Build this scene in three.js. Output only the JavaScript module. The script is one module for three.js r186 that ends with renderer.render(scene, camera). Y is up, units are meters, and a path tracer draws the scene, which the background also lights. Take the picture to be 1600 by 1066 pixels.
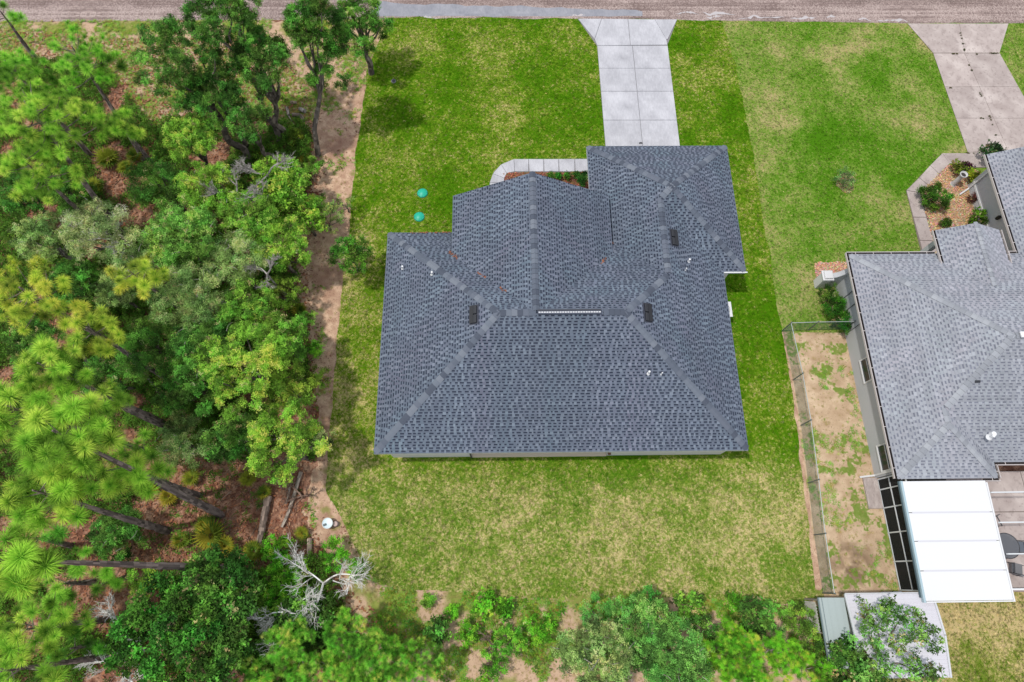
import * as THREE from 'three';
import { mergeGeometries } from 'three/addons/utils/BufferGeometryUtils.js';
import { RoundedBoxGeometry } from 'three/addons/geometries/RoundedBoxGeometry.js';

// ---------------------------------------------------------------- camera, sky, sun, exposure
const scene = new THREE.Scene();
const camera = new THREE.PerspectiveCamera(56.37, 1024 / 682, 0.5, 1200);
const EYE = new THREE.Vector3(0, 33, 0), FOCAL = 994.8155;
const [TILT, ROLL, YAW] = [0.353758511, 0.0257993893, -0.0355162312];
const BF = new THREE.Vector3(0, -Math.cos(TILT), -Math.sin(TILT)), BU = new THREE.Vector3(0, Math.sin(TILT), -Math.cos(TILT)), BR = new THREE.Vector3(1, 0, 0);
{
  const c = Math.cos(ROLL), s = Math.sin(ROLL), r = BR.clone(), u = BU.clone();
  BR.set(0, 0, 0).addScaledVector(r, c).addScaledVector(u, s);
  BU.set(0, 0, 0).addScaledVector(r, -s).addScaledVector(u, c);
  const Y = new THREE.Vector3(0, 1, 0);
  for (const v of [BR, BU, BF]) v.applyAxisAngle(Y, YAW);
}
camera.position.copy(EYE);
camera.up.copy(BU);
camera.lookAt(EYE.clone().add(BF));
scene.add(camera);

const sky = (() => {
  const w = 256, h = 128, d = new Float32Array(w * h * 4);
  for (let j = 0; j < h; j++) {
    const el = (j + 0.5) / h * Math.PI - Math.PI / 2, t = Math.max(0, Math.sin(el));
    for (let i = 0; i < w; i++) {
      const k = (j * w + i) * 4, m = Math.pow(t, 0.5);
      const haze = [0.90, 0.92, 0.95], top = [0.75, 0.80, 0.91];
      for (let c = 0; c < 3; c++) d[k + c] = (el < 0 ? 0.3 * haze[c] : haze[c] * (1 - m) + top[c] * m);
      d[k + 3] = 1;
    }
  }
  const t = new THREE.DataTexture(d, w, h, THREE.RGBAFormat, THREE.FloatType);
  t.mapping = THREE.EquirectangularReflectionMapping; t.magFilter = THREE.LinearFilter; t.needsUpdate = true;
  return t;
})();
scene.background = sky; scene.environment = sky;
const sun = new THREE.DirectionalLight(new THREE.Color(1.0, 0.955, 0.88), 3.0);
sun.position.set(-38.5, 100, 2); sun.target.position.set(0, 0, -16);
sun.position.add(sun.target.position);
sun.castShadow = true; sun.shadow.radius = 4; sun.shadow.mapSize.set(4096, 4096);
Object.assign(sun.shadow.camera, { left: -50, right: 50, top: 40, bottom: -40, near: 1, far: 250 });
scene.add(sun, sun.target);

const renderer = new THREE.WebGLRenderer({ antialias: true });
renderer.setSize(1024, 682);
renderer.toneMapping = THREE.LinearToneMapping;
renderer.toneMappingExposure = 0.92;
renderer.shadowMap.enabled = true;

// ---------------------------------------------------------------- helpers
const V = (x, y, z) => new THREE.Vector3(x, y, z);
let seed = 12345;
const R = () => { seed |= 0; seed = seed + 0x6D2B79F5 | 0; let t = Math.imul(seed ^ seed >>> 15, 1 | seed); t = t + Math.imul(t ^ t >>> 7, 61 | t) ^ t; return ((t ^ t >>> 14) >>> 0) / 4294967296; };
const rr = (a, b) => a + (b - a) * R();
const reseed = (n) => { seed = n * 7919 + 17; };
const clamp = (x, a = 0, b = 1) => Math.min(b, Math.max(a, x));
const lerp = (a, b, t) => a + (b - a) * t;
const mix3 = (a, b, t) => [lerp(a[0], b[0], t), lerp(a[1], b[1], t), lerp(a[2], b[2], t)];
const smooth = (a, b, x) => { const t = clamp((x - a) / (b - a)); return t * t * (3 - 2 * t); };
const HASH = new Float32Array(65536); reseed(1); for (let i = 0; i < 65536; i++) HASH[i] = R();
function vn(x, y, per = 0) {
  let xi = Math.floor(x), yi = Math.floor(y); const fx = x - xi, fy = y - yi;
  const u = fx * fx * (3 - 2 * fx), v = fy * fy * (3 - 2 * fy);
  let x1 = xi + 1, y1 = yi + 1;
  if (per) { xi = ((xi % per) + per) % per; x1 = ((x1 % per) + per) % per; yi = ((yi % per) + per) % per; y1 = ((y1 % per) + per) % per; }
  const h = (a, b) => HASH[((a * 131 + b * 7907) & 65535)];
  return lerp(lerp(h(xi, yi), h(x1, yi), u), lerp(h(xi, y1), h(x1, y1), u), v);
}
const fbm = (x, y, o = 4, per = 0) => { let s = 0, a = 0.5, n = 0; for (let i = 0; i < o; i++) { s += a * vn(x, y, per); n += a; a *= 0.5; x = x * 2 + (per ? 0 : 17.3); y = y * 2 + (per ? 0 : 9.1); per *= 2; } return s / n; };
const s2l = (c) => { c = clamp(c / 255); return c <= 0.04045 ? c / 12.92 : Math.pow((c + 0.055) / 1.055, 2.4); };
const KA = 0.80;                                            // photograph colour -> base colour
const lin = (c, k = KA) => [s2l(c[0]) * k, s2l(c[1]) * k, s2l(c[2]) * k];
const col = (c, k = KA) => new THREE.Color().setRGB(...lin(c, k));
const l2s = (v) => { v = clamp(v); return 255 * (v <= 0.0031308 ? v * 12.92 : 1.055 * Math.pow(v, 1 / 2.4) - 0.055); };
// photograph pixel -> the point at height h that stands there
function at(px, py, h = 0) {
  const d = V(0, 0, 0).addScaledVector(BR, px - 800).addScaledVector(BU, -(py - 533)).addScaledVector(BF, FOCAL);
  return EYE.clone().addScaledVector(d, (h - EYE.y) / d.y);
}
const xz = (px, py, h = 0) => { const p = at(px, py, h); return [p.x, p.z]; };

const used = {};
function numbered(name) { const n = used[name] = (used[name] ?? -1) + 1; return n ? name + '_' + String(n).padStart(3, '0') : name; }
const shade = (o) => { o.castShadow = true; o.receiveShadow = true; return o; };
function tag(o, label, category, group, kind) {
  o.userData.label = label; o.userData.category = category;
  if (group) o.userData.group = group;
  if (kind) o.userData.kind = kind;
  return o;
}
function thing(name, label, category, p = [0, 0, 0], turn = 0, group) {
  const o = new THREE.Group(); o.name = numbered(name); scene.add(o); o.position.set(...p); o.rotation.y = turn;
  return tag(o, label, category, group);
}
function mesh(name, geo, mat, parent, stuff) {
  const m = shade(new THREE.Mesh(Array.isArray(geo) ? merge(geo) : geo, mat)); m.name = name;
  if (stuff) m.userData.kind = 'stuff';
  (parent || scene).add(m); return m;
}
function struct(name, geo, mat, label, category) {
  const m = mesh(numbered(name), geo, mat, scene); m.userData.kind = 'structure';
  if (label) { m.userData.label = label; m.userData.category = category; }
  return m;
}
function merge(list) { return list.length === 1 ? list[0] : mergeGeometries(list.map((g) => { const n = g.index ? g.toNonIndexed() : g; for (const k of Object.keys(n.attributes)) if (!['position', 'normal', 'uv', 'color'].includes(k)) n.deleteAttribute(k); return n; })); }
const box = (x, y, z, w, h, d, ry = 0) => { const g = new THREE.BoxGeometry(w, h, d); if (ry) g.rotateY(ry); g.translate(x, y, z); return g; };
const rbox = (x, y, z, w, h, d, r = 0.02, ry = 0) => { const g = new RoundedBoxGeometry(w, h, d, 2, r); if (ry) g.rotateY(ry); g.translate(x, y, z); return g; };
const cyl = (x, y, z, r0, r1, h, n = 20) => { const g = new THREE.CylinderGeometry(r1, r0, h, n); g.translate(x, y + h / 2, z); return g; };
function bar(a, b, w, h = w) {                              // a square bar between two points
  const L = a.distanceTo(b), g = new THREE.BoxGeometry(w, h, L), m = new THREE.Matrix4().lookAt(a, b, Math.abs(b.y - a.y) / L > 0.95 ? V(1, 0, 0) : V(0, 1, 0));
  g.applyMatrix4(m); g.translate((a.x + b.x) / 2, (a.y + b.y) / 2, (a.z + b.z) / 2); return g;
}
function rod(a, b, r, n = 8) {
  const L = a.distanceTo(b), g = new THREE.CylinderGeometry(r, r, L, n); g.applyQuaternion(new THREE.Quaternion().setFromUnitVectors(V(0, 1, 0), b.clone().sub(a).normalize()));
  g.translate((a.x + b.x) / 2, (a.y + b.y) / 2, (a.z + b.z) / 2); return g;
}
const matte = (o, k = 0.1) => new THREE.MeshPhysicalMaterial({ roughness: 1, specularIntensity: k, ...o });
const std = (c, rough = 0.85, o = {}) => new THREE.MeshStandardMaterial({ color: Array.isArray(c) ? col(c) : c, roughness: rough, ...o });
const vmat = (rough = 0.9, o = {}) => new THREE.MeshPhysicalMaterial({ vertexColors: true, roughness: rough, specularIntensity: 0.25, ...o });

// raw triangle collector with vertex colours
class Tri {
  constructor() { this.p = []; this.n = []; this.c = []; }
  tri(a, b, c, n, k, k2, k3) { if (n && b.clone().sub(a).cross(c.clone().sub(a)).dot(n) < 0) { [b, c] = [c, b]; [k2, k3] = [k3, k2]; } this.p.push(a.x, a.y, a.z, b.x, b.y, b.z, c.x, c.y, c.z); if (!n) n = b.clone().sub(a).cross(c.clone().sub(a)).normalize(); for (let i = 0; i < 3; i++) this.n.push(n.x, n.y, n.z); this.c.push(...k, ...(k2 || k), ...(k3 || k)); }
  quad(a, b, c, d, n, k) { this.tri(a, b, c, n, k); this.tri(a, c, d, n, k); }
  geo() { const g = new THREE.BufferGeometry(); g.setAttribute('position', new THREE.Float32BufferAttribute(this.p, 3)); g.setAttribute('normal', new THREE.Float32BufferAttribute(this.n, 3)); g.setAttribute('color', new THREE.Float32BufferAttribute(this.c, 3)); g.setAttribute('uv', new THREE.Float32BufferAttribute(new Float32Array(this.p.length / 3 * 2), 2)); return g; }
}
// textures computed from a colour function (photograph colours in, base colours out)
function tex(w, h, f, k = KA) {
  const d = new Uint8Array(w * h * 4), lut = new Uint8Array(1025);
  for (let i = 0; i <= 1024; i++) lut[i] = l2s(s2l(i / 1024 * 255) * k);
  for (let j = 0; j < h; j++) for (let i = 0; i < w; i++) {
    const c = f((i + 0.5) / w, (j + 0.5) / h), o = (j * w + i) * 4;
    for (let q = 0; q < 3; q++) d[o + q] = lut[Math.round(clamp(c[q] / 255) * 1024)];
    d[o + 3] = 255;
  }
  const t = new THREE.DataTexture(d, w, h); t.colorSpace = THREE.SRGBColorSpace; t.wrapS = t.wrapT = THREE.RepeatWrapping;
  t.magFilter = THREE.LinearFilter; t.minFilter = THREE.LinearMipmapLinearFilter; t.generateMipmaps = true; t.needsUpdate = true; return t;
}
// a flat sheet over a polygon of [x, z]; u = (x - x0) / w
function sheet(pts, y, x0, z0, w, h) {
  let c = pts.map(([x, z]) => new THREE.Vector2(x, z)); if (THREE.ShapeUtils.isClockWise(c)) c = c.reverse();
  const f = THREE.ShapeUtils.triangulateShape(c, []), g = new THREE.BufferGeometry(), p = [], n = [], u = [], ix = [];
  for (const q of c) { p.push(q.x, y, q.y); n.push(0, 1, 0); u.push((q.x - x0) / w, (q.y - z0) / h); }
  for (const t of f) ix.push(t[0], t[2], t[1]);
  g.setAttribute('position', new THREE.Float32BufferAttribute(p, 3)); g.setAttribute('normal', new THREE.Float32BufferAttribute(n, 3)); g.setAttribute('uv', new THREE.Float32BufferAttribute(u, 2)); g.setIndex(ix);
  return g;
}
function ragged(px, j = 0.08, step = 0.3) {                 // a photograph outline on the ground, with an uneven edge
  const w = px.map(([x, y]) => xz(x, y)), out = [];
  for (let i = 0; i < w.length; i++) {
    const a = w[i], b = w[(i + 1) % w.length], L = Math.hypot(b[0] - a[0], b[1] - a[1]), n = Math.max(1, Math.round(L / step));
    for (let k = 0; k < n; k++) { const t = k / n, x = lerp(a[0], b[0], t), z = lerp(a[1], b[1], t), o = k ? (fbm(x * 0.9 + 40, z * 0.9 + 40, 3) - 0.5) * 2 * j * 2.5 + (R() - 0.5) * j * 0.6 : 0; out.push([x - (b[1] - a[1]) / L * o, z + (b[0] - a[0]) / L * o]); }
  }
  return out;
}
function inside(x, z, poly) { let r = false; for (let i = 0, j = poly.length - 1; i < poly.length; j = i++) { const [a, b] = poly[i], [c, d] = poly[j]; if ((b > z) !== (d > z) && x < (c - a) * (z - b) / (d - b) + a) r = !r; } return r; }
const bounds = (poly) => [Math.min(...poly.map((p) => p[0])), Math.max(...poly.map((p) => p[0])), Math.min(...poly.map((p) => p[1])), Math.max(...poly.map((p) => p[1]))];
// extruded slab over a polygon of [x, z] between y0 and y1
function prism(pts, y0, y1, bevel = 0) {
  const s = new THREE.Shape(pts.map(([x, z]) => new THREE.Vector2(x, -z)));
  const g = new THREE.ExtrudeGeometry(s, { depth: y1 - y0 - bevel, bevelEnabled: bevel > 0, bevelThickness: bevel, bevelSize: bevel, bevelOffset: -bevel, bevelSegments: 1 });
  g.rotateX(-Math.PI / 2); g.translate(0, y0, 0);
  const p = g.attributes.position, u = g.attributes.uv; for (let i = 0; i < p.count; i++) u.setXY(i, (p.getX(i) + p.getY(i)) * 0.25, (p.getZ(i) + p.getY(i)) * 0.25);
  return g;
}

// ---------------------------------------------------------------- ground
const ramp = (d, g, y, t) => d < 0.5 ? mix3(g, y, clamp(d * 2)) : mix3(y, t, clamp(d * 2 - 1));
function lawnD(x, z) {
  const back = smooth(-7.0, -3.0, z), side = smooth(-3, -8.5, x) * smooth(-30, -18, z);
  let d = 0.26 + 0.38 * back + 0.22 * side * (1 - back);
  d -= 0.03 * smooth(11.5, 13.5, x) * (1 - back * 0.3);
  return d + (fbm(x * 0.33, z * 0.33, 3) - 0.5) * (0.9 - 0.4 * back) + (fbm(x * 1.7 + 9, z * 1.7, 3) - 0.5) * 0.6;
}
const LG = [[72, 120, 10], [116, 142, 38], [202, 184, 130]];
const lawnCol = (x, z, j = (vn(x * 24, z * 24) - 0.5) * 0.8 + (vn(x * 9 + 5, z * 9) - 0.5) * 0.5) => ramp(lawnD(x, z) + j, ...LG.map((c, i) => mix3(c, LB[i], smooth(-7.0, -3.5, z))));
const LB = [[80, 122, 28], [122, 142, 56], [200, 182, 132]];
const blob = (x, z, [cx, cz], rx, rz) => { const d = ((x - cx) / rx) ** 2 + ((z - cz) / rz) ** 2; return Math.exp(-d); };
const NG = [xz(1310, 225), xz(1210, 420), xz(1400, 100), xz(1290, 80), xz(1230, 160), xz(1215, 330)];
function nLawnD(x, z) {
  const green = 1.0 * blob(x, z, NG[0], 3.6, 1.9) + 0.3 * blob(x, z, NG[1], 1.2, 3) + 0.6 * blob(x, z, NG[2], 3.6, 1.0), dry = 0.4 * blob(x, z, NG[3], 4, 0.9) + 0.3 * blob(x, z, NG[4], 2.5, 3) + 0.15 * blob(x, z, NG[5], 3, 3);
  return (z > -1 ? 0.72 : 0.46 + dry - 0.5 * green) + (fbm(x * 0.45 + 70, z * 0.45, 3) - 0.5) * 1.1 + (fbm(x * 1.8 + 30, z * 1.8, 3) - 0.5) * 0.5;
}
const nLawnCol = (x, z, j = (vn(x * 24, z * 24) - 0.5) * 0.6 + (vn(x * 9 + 5, z * 9) - 0.5) * 0.4) => z > -1 ? ramp(nLawnD(x, z) + j, [82, 116, 22], [126, 136, 60], [198, 178, 128]) : ramp(nLawnD(x, z) + j, [74, 124, 18], [120, 148, 60], [176, 164, 114]);
const litterAt = (u, v, s) => {
  const a = fbm(u * 8 * s, v * 8 * s, 4, 8 * s), b = fbm(u * 48 * s + 5, v * 48 * s, 3, 48 * s), c = vn(u * 300 * s, v * 300 * s, 300 * s);
  let k = mix3([128, 88, 72], [190, 148, 124], clamp((b - 0.3) * 2.2));
  k = mix3(k, [196, 160, 134], clamp((a - 0.52) * 3) * 0.7);
  k = mix3(k, [62, 44, 36], clamp((0.42 - c) * 2.2) * 0.7);
  return k;
};
const litterTex = tex(1536, 1536, (u, v) => litterAt(u, v, 2));
{
  const g = new THREE.PlaneGeometry(700, 700); g.rotateX(-Math.PI / 2); g.translate(0, -0.03, -10);
  const p = g.attributes.position; for (let i = 0; i < p.count; i++) g.attributes.uv.setXY(i, p.getX(i) / 22, p.getZ(i) / 22);
  struct('ground', g, matte({ map: litterTex }), 'reddish brown woodland floor of pine litter and soil', 'ground');
}
const sandTex = tex(1024, 1024, (u, v) => {
  const a = fbm(u * 6, v * 6, 4, 6), b = fbm(u * 40, v * 40, 3, 40), c = vn(u * 256, v * 256, 256), e = fbm(u * 14 + 3, v * 14, 3, 14);
  let k = mix3([190, 154, 130], [226, 194, 166], clamp((b - 0.25) * 1.8));
  k = mix3(k, [148, 110, 94], clamp((a - 0.52) * 3.2) * 0.6);
  k = mix3(k, [104, 74, 60], clamp((0.3 - c) * 3) * 0.6);
  return mix3(k, [122, 134, 60], clamp((e - 0.66) * 6) * 0.6);
});
const sandMat = matte({ map: sandTex });
reseed(2);
const stripPoly = ragged([[480, 60], [600, 60], [600, 200], [580, 330], [560, 480], [550, 620], [540, 740], [560, 850], [600, 930], [700, 950], [600, 1000], [540, 950], [520, 870], [470, 800], [500, 700], [492, 600], [482, 520], [462, 460], [462, 400], [480, 330], [492, 250], [470, 160]], 0.2);
struct('sandy_strip', sheet(stripPoly, -0.022, 0, 0, 9, 9), sandMat, 'bare sandy strip between the woods and the new lawn', 'bare ground');
// verge beside the road, in front of the woods, and the scrubby sand behind the back lawn
const weedSand = tex(1024, 1024, (u, v) => {
  const a = fbm(u * 10, v * 10, 4, 10), b = fbm(u * 60, v * 60, 3, 60), c = vn(u * 256, v * 256, 256);
  let k = mix3([196, 164, 138], [214, 184, 156], b);
  k = mix3(k, mix3([96, 128, 36], [150, 158, 78], b), clamp((a - 0.46) * 5) * 0.85);
  return mix3(k, [96, 76, 58], clamp((0.3 - c) * 3) * 0.5);
});
const weedMat = matte({ map: weedSand });
reseed(3);
struct('verge', sheet(ragged([[-80, 34], [620, 27], [610, 100], [500, 190], [400, 190], [330, 150], [240, 200], [170, 110], [-80, 80]], 0.3), -0.026, 0, 0, 12, 12), weedMat, 'weedy sand verge between the road and the woods', 'verge');
reseed(4);
const scrubPoly = ragged([[560, 880], [760, 915], [1000, 920], [1290, 915], [1330, 1130], [500, 1130], [540, 1000]], 0.25);
struct('scrub_ground', sheet(scrubPoly, -0.018, 0, 0, 12, 12), weedMat, 'weedy sandy ground behind the back lawn', 'bare ground');

reseed(5);
const nLawnPoly = ragged([[1110, 32], [1420, 36], [1700, 36], [1700, 560], [1420, 530], [1216, 517], [1180, 400], [1140, 200]], 0.03);
const nBackPoly = ragged([[1290, 925], [1560, 925], [1720, 925], [1720, 1130], [1300, 1130]], 0.05);
const NL = [11, -36.5, 30, 42.5];
const nLawnTex = tex(1800, 2048, (u, v) => nLawnCol(NL[0] + u * NL[2], NL[1] + v * NL[3]));
const nLawnMat = matte({ map: nLawnTex });
struct('side_lawn', sheet(nLawnPoly, -0.014, ...NL), nLawnMat, 'paler mown lawn in front of the older grey house', 'lawn');
struct('rear_lawn', sheet(nBackPoly, -0.014, ...NL), nLawnMat, 'dry lawn beside the metal roofed shed', 'lawn');
reseed(6);
const lawnPoly = ragged([[606, 27], [905, 29], [1060, 31], [1128, 33], [1150, 100], [1166, 180], [1182, 270], [1196, 360], [1208, 440], [1222, 520], [1236, 600], [1249, 700], [1262, 800], [1272, 900], [1278, 938], [1200, 946], [1100, 938], [1000, 930], [900, 932], [830, 935], [740, 926], [650, 922], [592, 914], [566, 880], [548, 845], [528, 800], [510, 770], [513, 700], [520, 620], [527, 520], [533, 460], [540, 400], [548, 330], [555, 250], [564, 180], [571, 140], [572, 115], [585, 80], [598, 50]], 0.05);
const ML = [-12, -36.5, 30, 39.5];
const lawnTex = tex(1560, 2048, (u, v) => lawnCol(ML[0] + u * ML[2], ML[1] + v * ML[3]));
struct('lawn', sheet(lawnPoly, -0.006, ...ML), matte({ map: lawnTex }), 'new sod lawn around the dark roofed house, green in front and dry behind', 'lawn');
reseed(60);
struct('fence_strip', sheet(ragged([[1212, 512], [1232, 512], [1300, 938], [1262, 944], [1240, 760]], 0.1), -0.020, 0, 0, 9, 9), sandMat, 'narrow bare strip under the chain link fence', 'bare ground');
// the sandy run inside the chain link fence
reseed(7);
const runPoly = ragged([[1226, 520], [1450, 520], [1500, 935], [1288, 935], [1271, 840], [1258, 740], [1246, 640]], 0.04);
const RB = bounds(runPoly), RT = [RB[0], RB[2], RB[1] - RB[0], RB[3] - RB[2]];
const runWeeds = [[1245, 540, 0.7, 0.9], [1268, 684, 0.38, 0.4], [1310, 548, 0.9, 0.5], [1290, 580, 0.7, 0.5], [1345, 700, 0.5, 0.8], [1330, 730, 0.5, 0.9], [1345, 800, 0.6, 1.1], [1335, 770, 0.5, 0.5], [1300, 860, 0.4, 0.5], [1310, 905, 1.4, 0.4], [1370, 905, 1.0, 0.5], [1290, 735, 0.5, 0.4], [1320, 690, 0.4, 0.4], [1310, 610, 0.5, 0.3], [1385, 850, 0.3, 1.2]].map(([a, b, rx, rz]) => [xz(a, b), rx, rz]);
const RD = xz(1332, 882);
const runTex = tex(512, 1400, (u, v) => {
  const x = RT[0] + u * RT[2], z = RT[1] + v * RT[3], b = fbm(x * 3, z * 3, 4), c = vn(x * 26, z * 26);
  let w = 0; for (const [p, rx, rz] of runWeeds) w = Math.max(w, blob(x, z, p, rx, rz));
  let k = mix3([192, 164, 134], [222, 196, 166], clamp((b - 0.25) * 1.9));
  k = mix3(k, [98, 80, 62], blob(x, z, RD, 1.0, 1.0) * clamp((fbm(x * 2.5, z * 2.5, 3) - 0.35) * 3) * 0.8);
  k = mix3(k, mix3([92, 134, 34], [130, 150, 70], fbm(x * 8, z * 8, 2)), clamp((w * 0.95 + (fbm(x * 2.2 + 50, z * 2.2, 3) - 0.5) * 1.2 + (fbm(x * 7 + 50, z * 7, 3) - 0.5) * 1.8 - 0.5) * 3) * 0.8);
  return mix3(k, [108, 86, 64], clamp((0.22 - c) * 4) * 0.5);
});
struct('fenced_run', sheet(runPoly, -0.010, ...RT), matte({ map: runTex }), 'bare sandy run inside the chain link fence', 'bare ground');

// grass blades: one mass over each lawn
function tuftGeo(n, len, wid) {
  const t = new Tri();
  for (let i = 0; i < n; i++) {
    const a = i / n * 6.283 + rr(-0.4, 0.4), l = len * rr(0.6, 1.1), up = rr(0.35, 0.9), dx = Math.cos(a), dz = Math.sin(a), o = V(dx * len * 0.15, -0.01, dz * len * 0.15), s = V(-dz, 0, dx).multiplyScalar(wid / 2);
    const tip = V(o.x + dx * l * Math.sqrt(1 - up * up), l * up * 0.75, o.z + dz * l * Math.sqrt(1 - up * up));
    t.tri(o.clone().sub(s), o.clone().add(s), tip, V(-dx * up * 0.5, 1, -dz * up * 0.5).normalize(), [1, 1, 1]);
  }
  const g = t.geo(); g.deleteAttribute('color'); return g;
}
const grassMat = new THREE.MeshPhysicalMaterial({ color: 0xffffff, roughness: 1, specularIntensity: 0.08 });
function instanced(name, geo, mat, list, parent) {          // list of [matrix, colour]
  const m = shade(new THREE.InstancedMesh(geo, mat, list.length)); m.name = name; m.userData.kind = 'stuff';
  const c = new THREE.Color(); list.forEach(([q, k], i) => { m.setMatrixAt(i, q); if (k) m.setColorAt(i, c.setRGB(...k)); });
  (parent || scene).add(m); return m;
}
const M4 = (x, y, z, s, q, sy = s) => new THREE.Matrix4().compose(V(x, y, z), q, V(s, sy, s));
const Q = new THREE.Quaternion(), E3 = new THREE.Euler();
const qy = (a) => new THREE.Quaternion().setFromAxisAngle(V(0, 1, 0), a);
const qr = () => new THREE.Quaternion().setFromEuler(new THREE.Euler(rr(0, 6.28), rr(0, 6.28), rr(0, 6.28)));
function grass(poly, colf, n, label, holes, size) {
  const b = bounds(poly), L = [], g = tuftGeo(8, 0.1, 0.016);
  for (let i = 0; i < n; i++) {
    const x = rr(b[0], Math.min(b[1], 36)), z = rr(b[2], Math.min(b[3], 7));
    if (!inside(x, z, poly) || holes.some((h) => inside(x, z, h))) continue;
    const c = colf(x, z, (R() + R() - 1) * 0.95), k = rr(0.62, 1.3), j = rr(-8, 10);
    L.push([M4(x, 0, z, size * rr(0.6, 1.25), qy(rr(0, 6.28))), lin([c[0] * k + j, c[1] * k + j * 0.4, c[2] * k])]);
  }
  tag(instanced(numbered('grass'), g, grassMat, L), label, 'grass', null, 'stuff');
}
const houseHole = [[-6, -5.7], [11.4, -5.7], [11.4, -15.3], [12.5, -15.3], [12.5, -22.8], [5, -22.8], [5, -17.3], [-6, -17.3]];
const driveHole = [[903, 30], [1058, 31], [1043, 70], [1062, 228], [1062, 240], [945, 240], [945, 226], [933, 72]].map(([a, b]) => xz(a, b));
const walkHole = [[930, 249], [930, 269], [803, 269], [790, 300], [763, 300], [767, 270], [800, 249]].map(([a, b]) => xz(a, b));
const drive2Hole = [[1418, 37], [1576, 37], [1562, 83], [1660, 240], [1508, 240], [1416, 298], [1440, 393], [1500, 500], [1700, 500], [1700, 240], [1660, 240], [1508, 238], [1458, 83]].map(([a, b]) => xz(a, b));
const houseHole2 = [[18.9, -15.8], [40, -15.8], [40, -4], [18.9, -4]];
const shedHole = [[15, 1.1], [19, 1.1], [19.2, 4.2], [15.2, 4.2]];
reseed(8);
grass(lawnPoly, lawnCol, 95000, 'short sod grass covering the lawn of the dark roofed house', [houseHole, driveHole, walkHole], 1.0);
reseed(9);
grass(nLawnPoly, nLawnCol, 42000, 'fine mown grass covering the lawn of the older grey house', [lawnPoly, drive2Hole, houseHole2], 0.75);
grass(nBackPoly, nLawnCol, 9000, 'dry mown grass covering the ground beside the metal roofed shed', [shedHole], 0.9);

// ---------------------------------------------------------------- road
const roadTex = tex(1024, 512, (u, v) => {
  const s = fbm(u * 3, v * 40, 3, 0), a = fbm(u * 12, v * 8, 4), c = vn(u * 340, v * 170), e = vn(u * 512, v * 256);
  let k = mix3([134, 116, 112], [198, 180, 174], clamp(0.5 + (s - 0.5) * 1.2 + (a - 0.5) * 0.8 + (c - 0.5) * 1.1));
  return mix3(k, [84, 74, 72], clamp((0.36 - e) * 3) * 0.8);
});
roadTex.wrapS = THREE.MirroredRepeatWrapping; roadTex.wrapT = THREE.MirroredRepeatWrapping;
reseed(10);
const roadEdge = []; for (let x = -90; x <= 90; x += 0.5) roadEdge.push([x, (x < -8 ? lerp(-35.55, -35.3, (-8 - x) / 26) : lerp(-35.55, -34.95, (x + 8) / 43)) + (fbm(x * 0.8, 3, 3) - 0.5) * 0.2]);
const roadPoly = [...roadEdge, [90, -43], [-90, -43]];
const road = struct('road', sheet(roadPoly, -0.017, 0, -43, 14, 7), matte({ map: roadTex, bumpMap: roadTex, bumpScale: 0.012 }), 'weathered pinkish grey asphalt road along the lots', 'road');
{
  const patchTex = tex(512, 128, (u, v) => { const a = fbm(u * 30, v * 8, 4), c = vn(u * 200, v * 50); return mix3([138, 140, 150], [172, 172, 180], clamp(a + (c - 0.5) * 0.4)); });
  const up = [], lo = []; for (let i = 0; i <= 40; i++) { const x = 580 + i * 10.6, y0 = lerp(2, 17, i / 40) + (fbm(i * 0.5, 8, 3) - 0.5) * 8, y1 = 25 + (fbm(i * 0.6, 2, 2) - 0.5) * 2.4; up.push(xz(x, Math.min(y0, y1 - 0.6))); lo.unshift(xz(x, y1)); }
  mesh('asphalt_patch', sheet([...up, ...lo], -0.012, 0, -43, 14, 7), new THREE.MeshStandardMaterial({ map: patchTex, roughness: 0.9 }), road);
  const white = std([196, 190, 192], 0.95);
  for (const [x0, x1, y] of [[1056, 1092, 21], [1094, 1150, 21], [1104, 1130, 26], [1152, 1226, 26], [1236, 1276, 28], [1290, 1306, 26], [1340, 1362, 30], [1372, 1418, 31], [640, 690, 29], [893, 915, 24]]) {
    const u = [], l = []; for (let i = 0; i <= 14; i++) { const t = i / 14, w = (0.2 + Math.sin(t * 3.14)) * 4.2 * Math.max(0.04, fbm(x0 + i * 1.3, y, 3) - 0.22), x = lerp(x0, x1, t), c = y + (fbm(x * 0.1, 5, 2) - 0.5) * 7; u.push(xz(x, c - w)); l.unshift(xz(x, c + w)); }
    mesh('worn_patch', sheet([...u, ...l], -0.008, 0, 0, 1, 1), white, road);
  }
}

// ---------------------------------------------------------------- concrete
const concTex = tex(1024, 1024, (u, v) => { const a = fbm(u * 5, v * 5, 4, 5), b = fbm(u * 60, v * 20, 3), c = vn(u * 256, v * 256, 256); const k = 197 + (a - 0.5) * 44 + (b - 0.5) * 20 + (c - 0.5) * 12; return [k, k, k + 7]; });
const oldTex = tex(1024, 1024, (u, v) => { const a = fbm(u * 5, v * 5, 5, 5), b = fbm(u * 30 + 4, v * 30, 3, 30), c = vn(u * 256, v * 256, 256); let k = mix3([176, 162, 158], [210, 198, 193], clamp((a - 0.28) * 2)); k = mix3(k, [146, 132, 129], clamp((b - 0.58) * 4) * 0.5); return mix3(k, [116, 104, 100], clamp((0.14 - c) * 6) * 0.5); });
const concMat = (t, k = 1) => new THREE.MeshStandardMaterial({ map: t, roughness: 0.9, color: new THREE.Color(k, k, k) });
const newConc = [1, 0.95, 0.975, 1.02].map((k) => concMat(concTex, k)), oldConc = [1, 0.95, 1.04].map((k) => concMat(oldTex, k));
const jointMat = std([142, 139, 140], 0.95), jointOld = std([128, 116, 108], 0.95);
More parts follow.
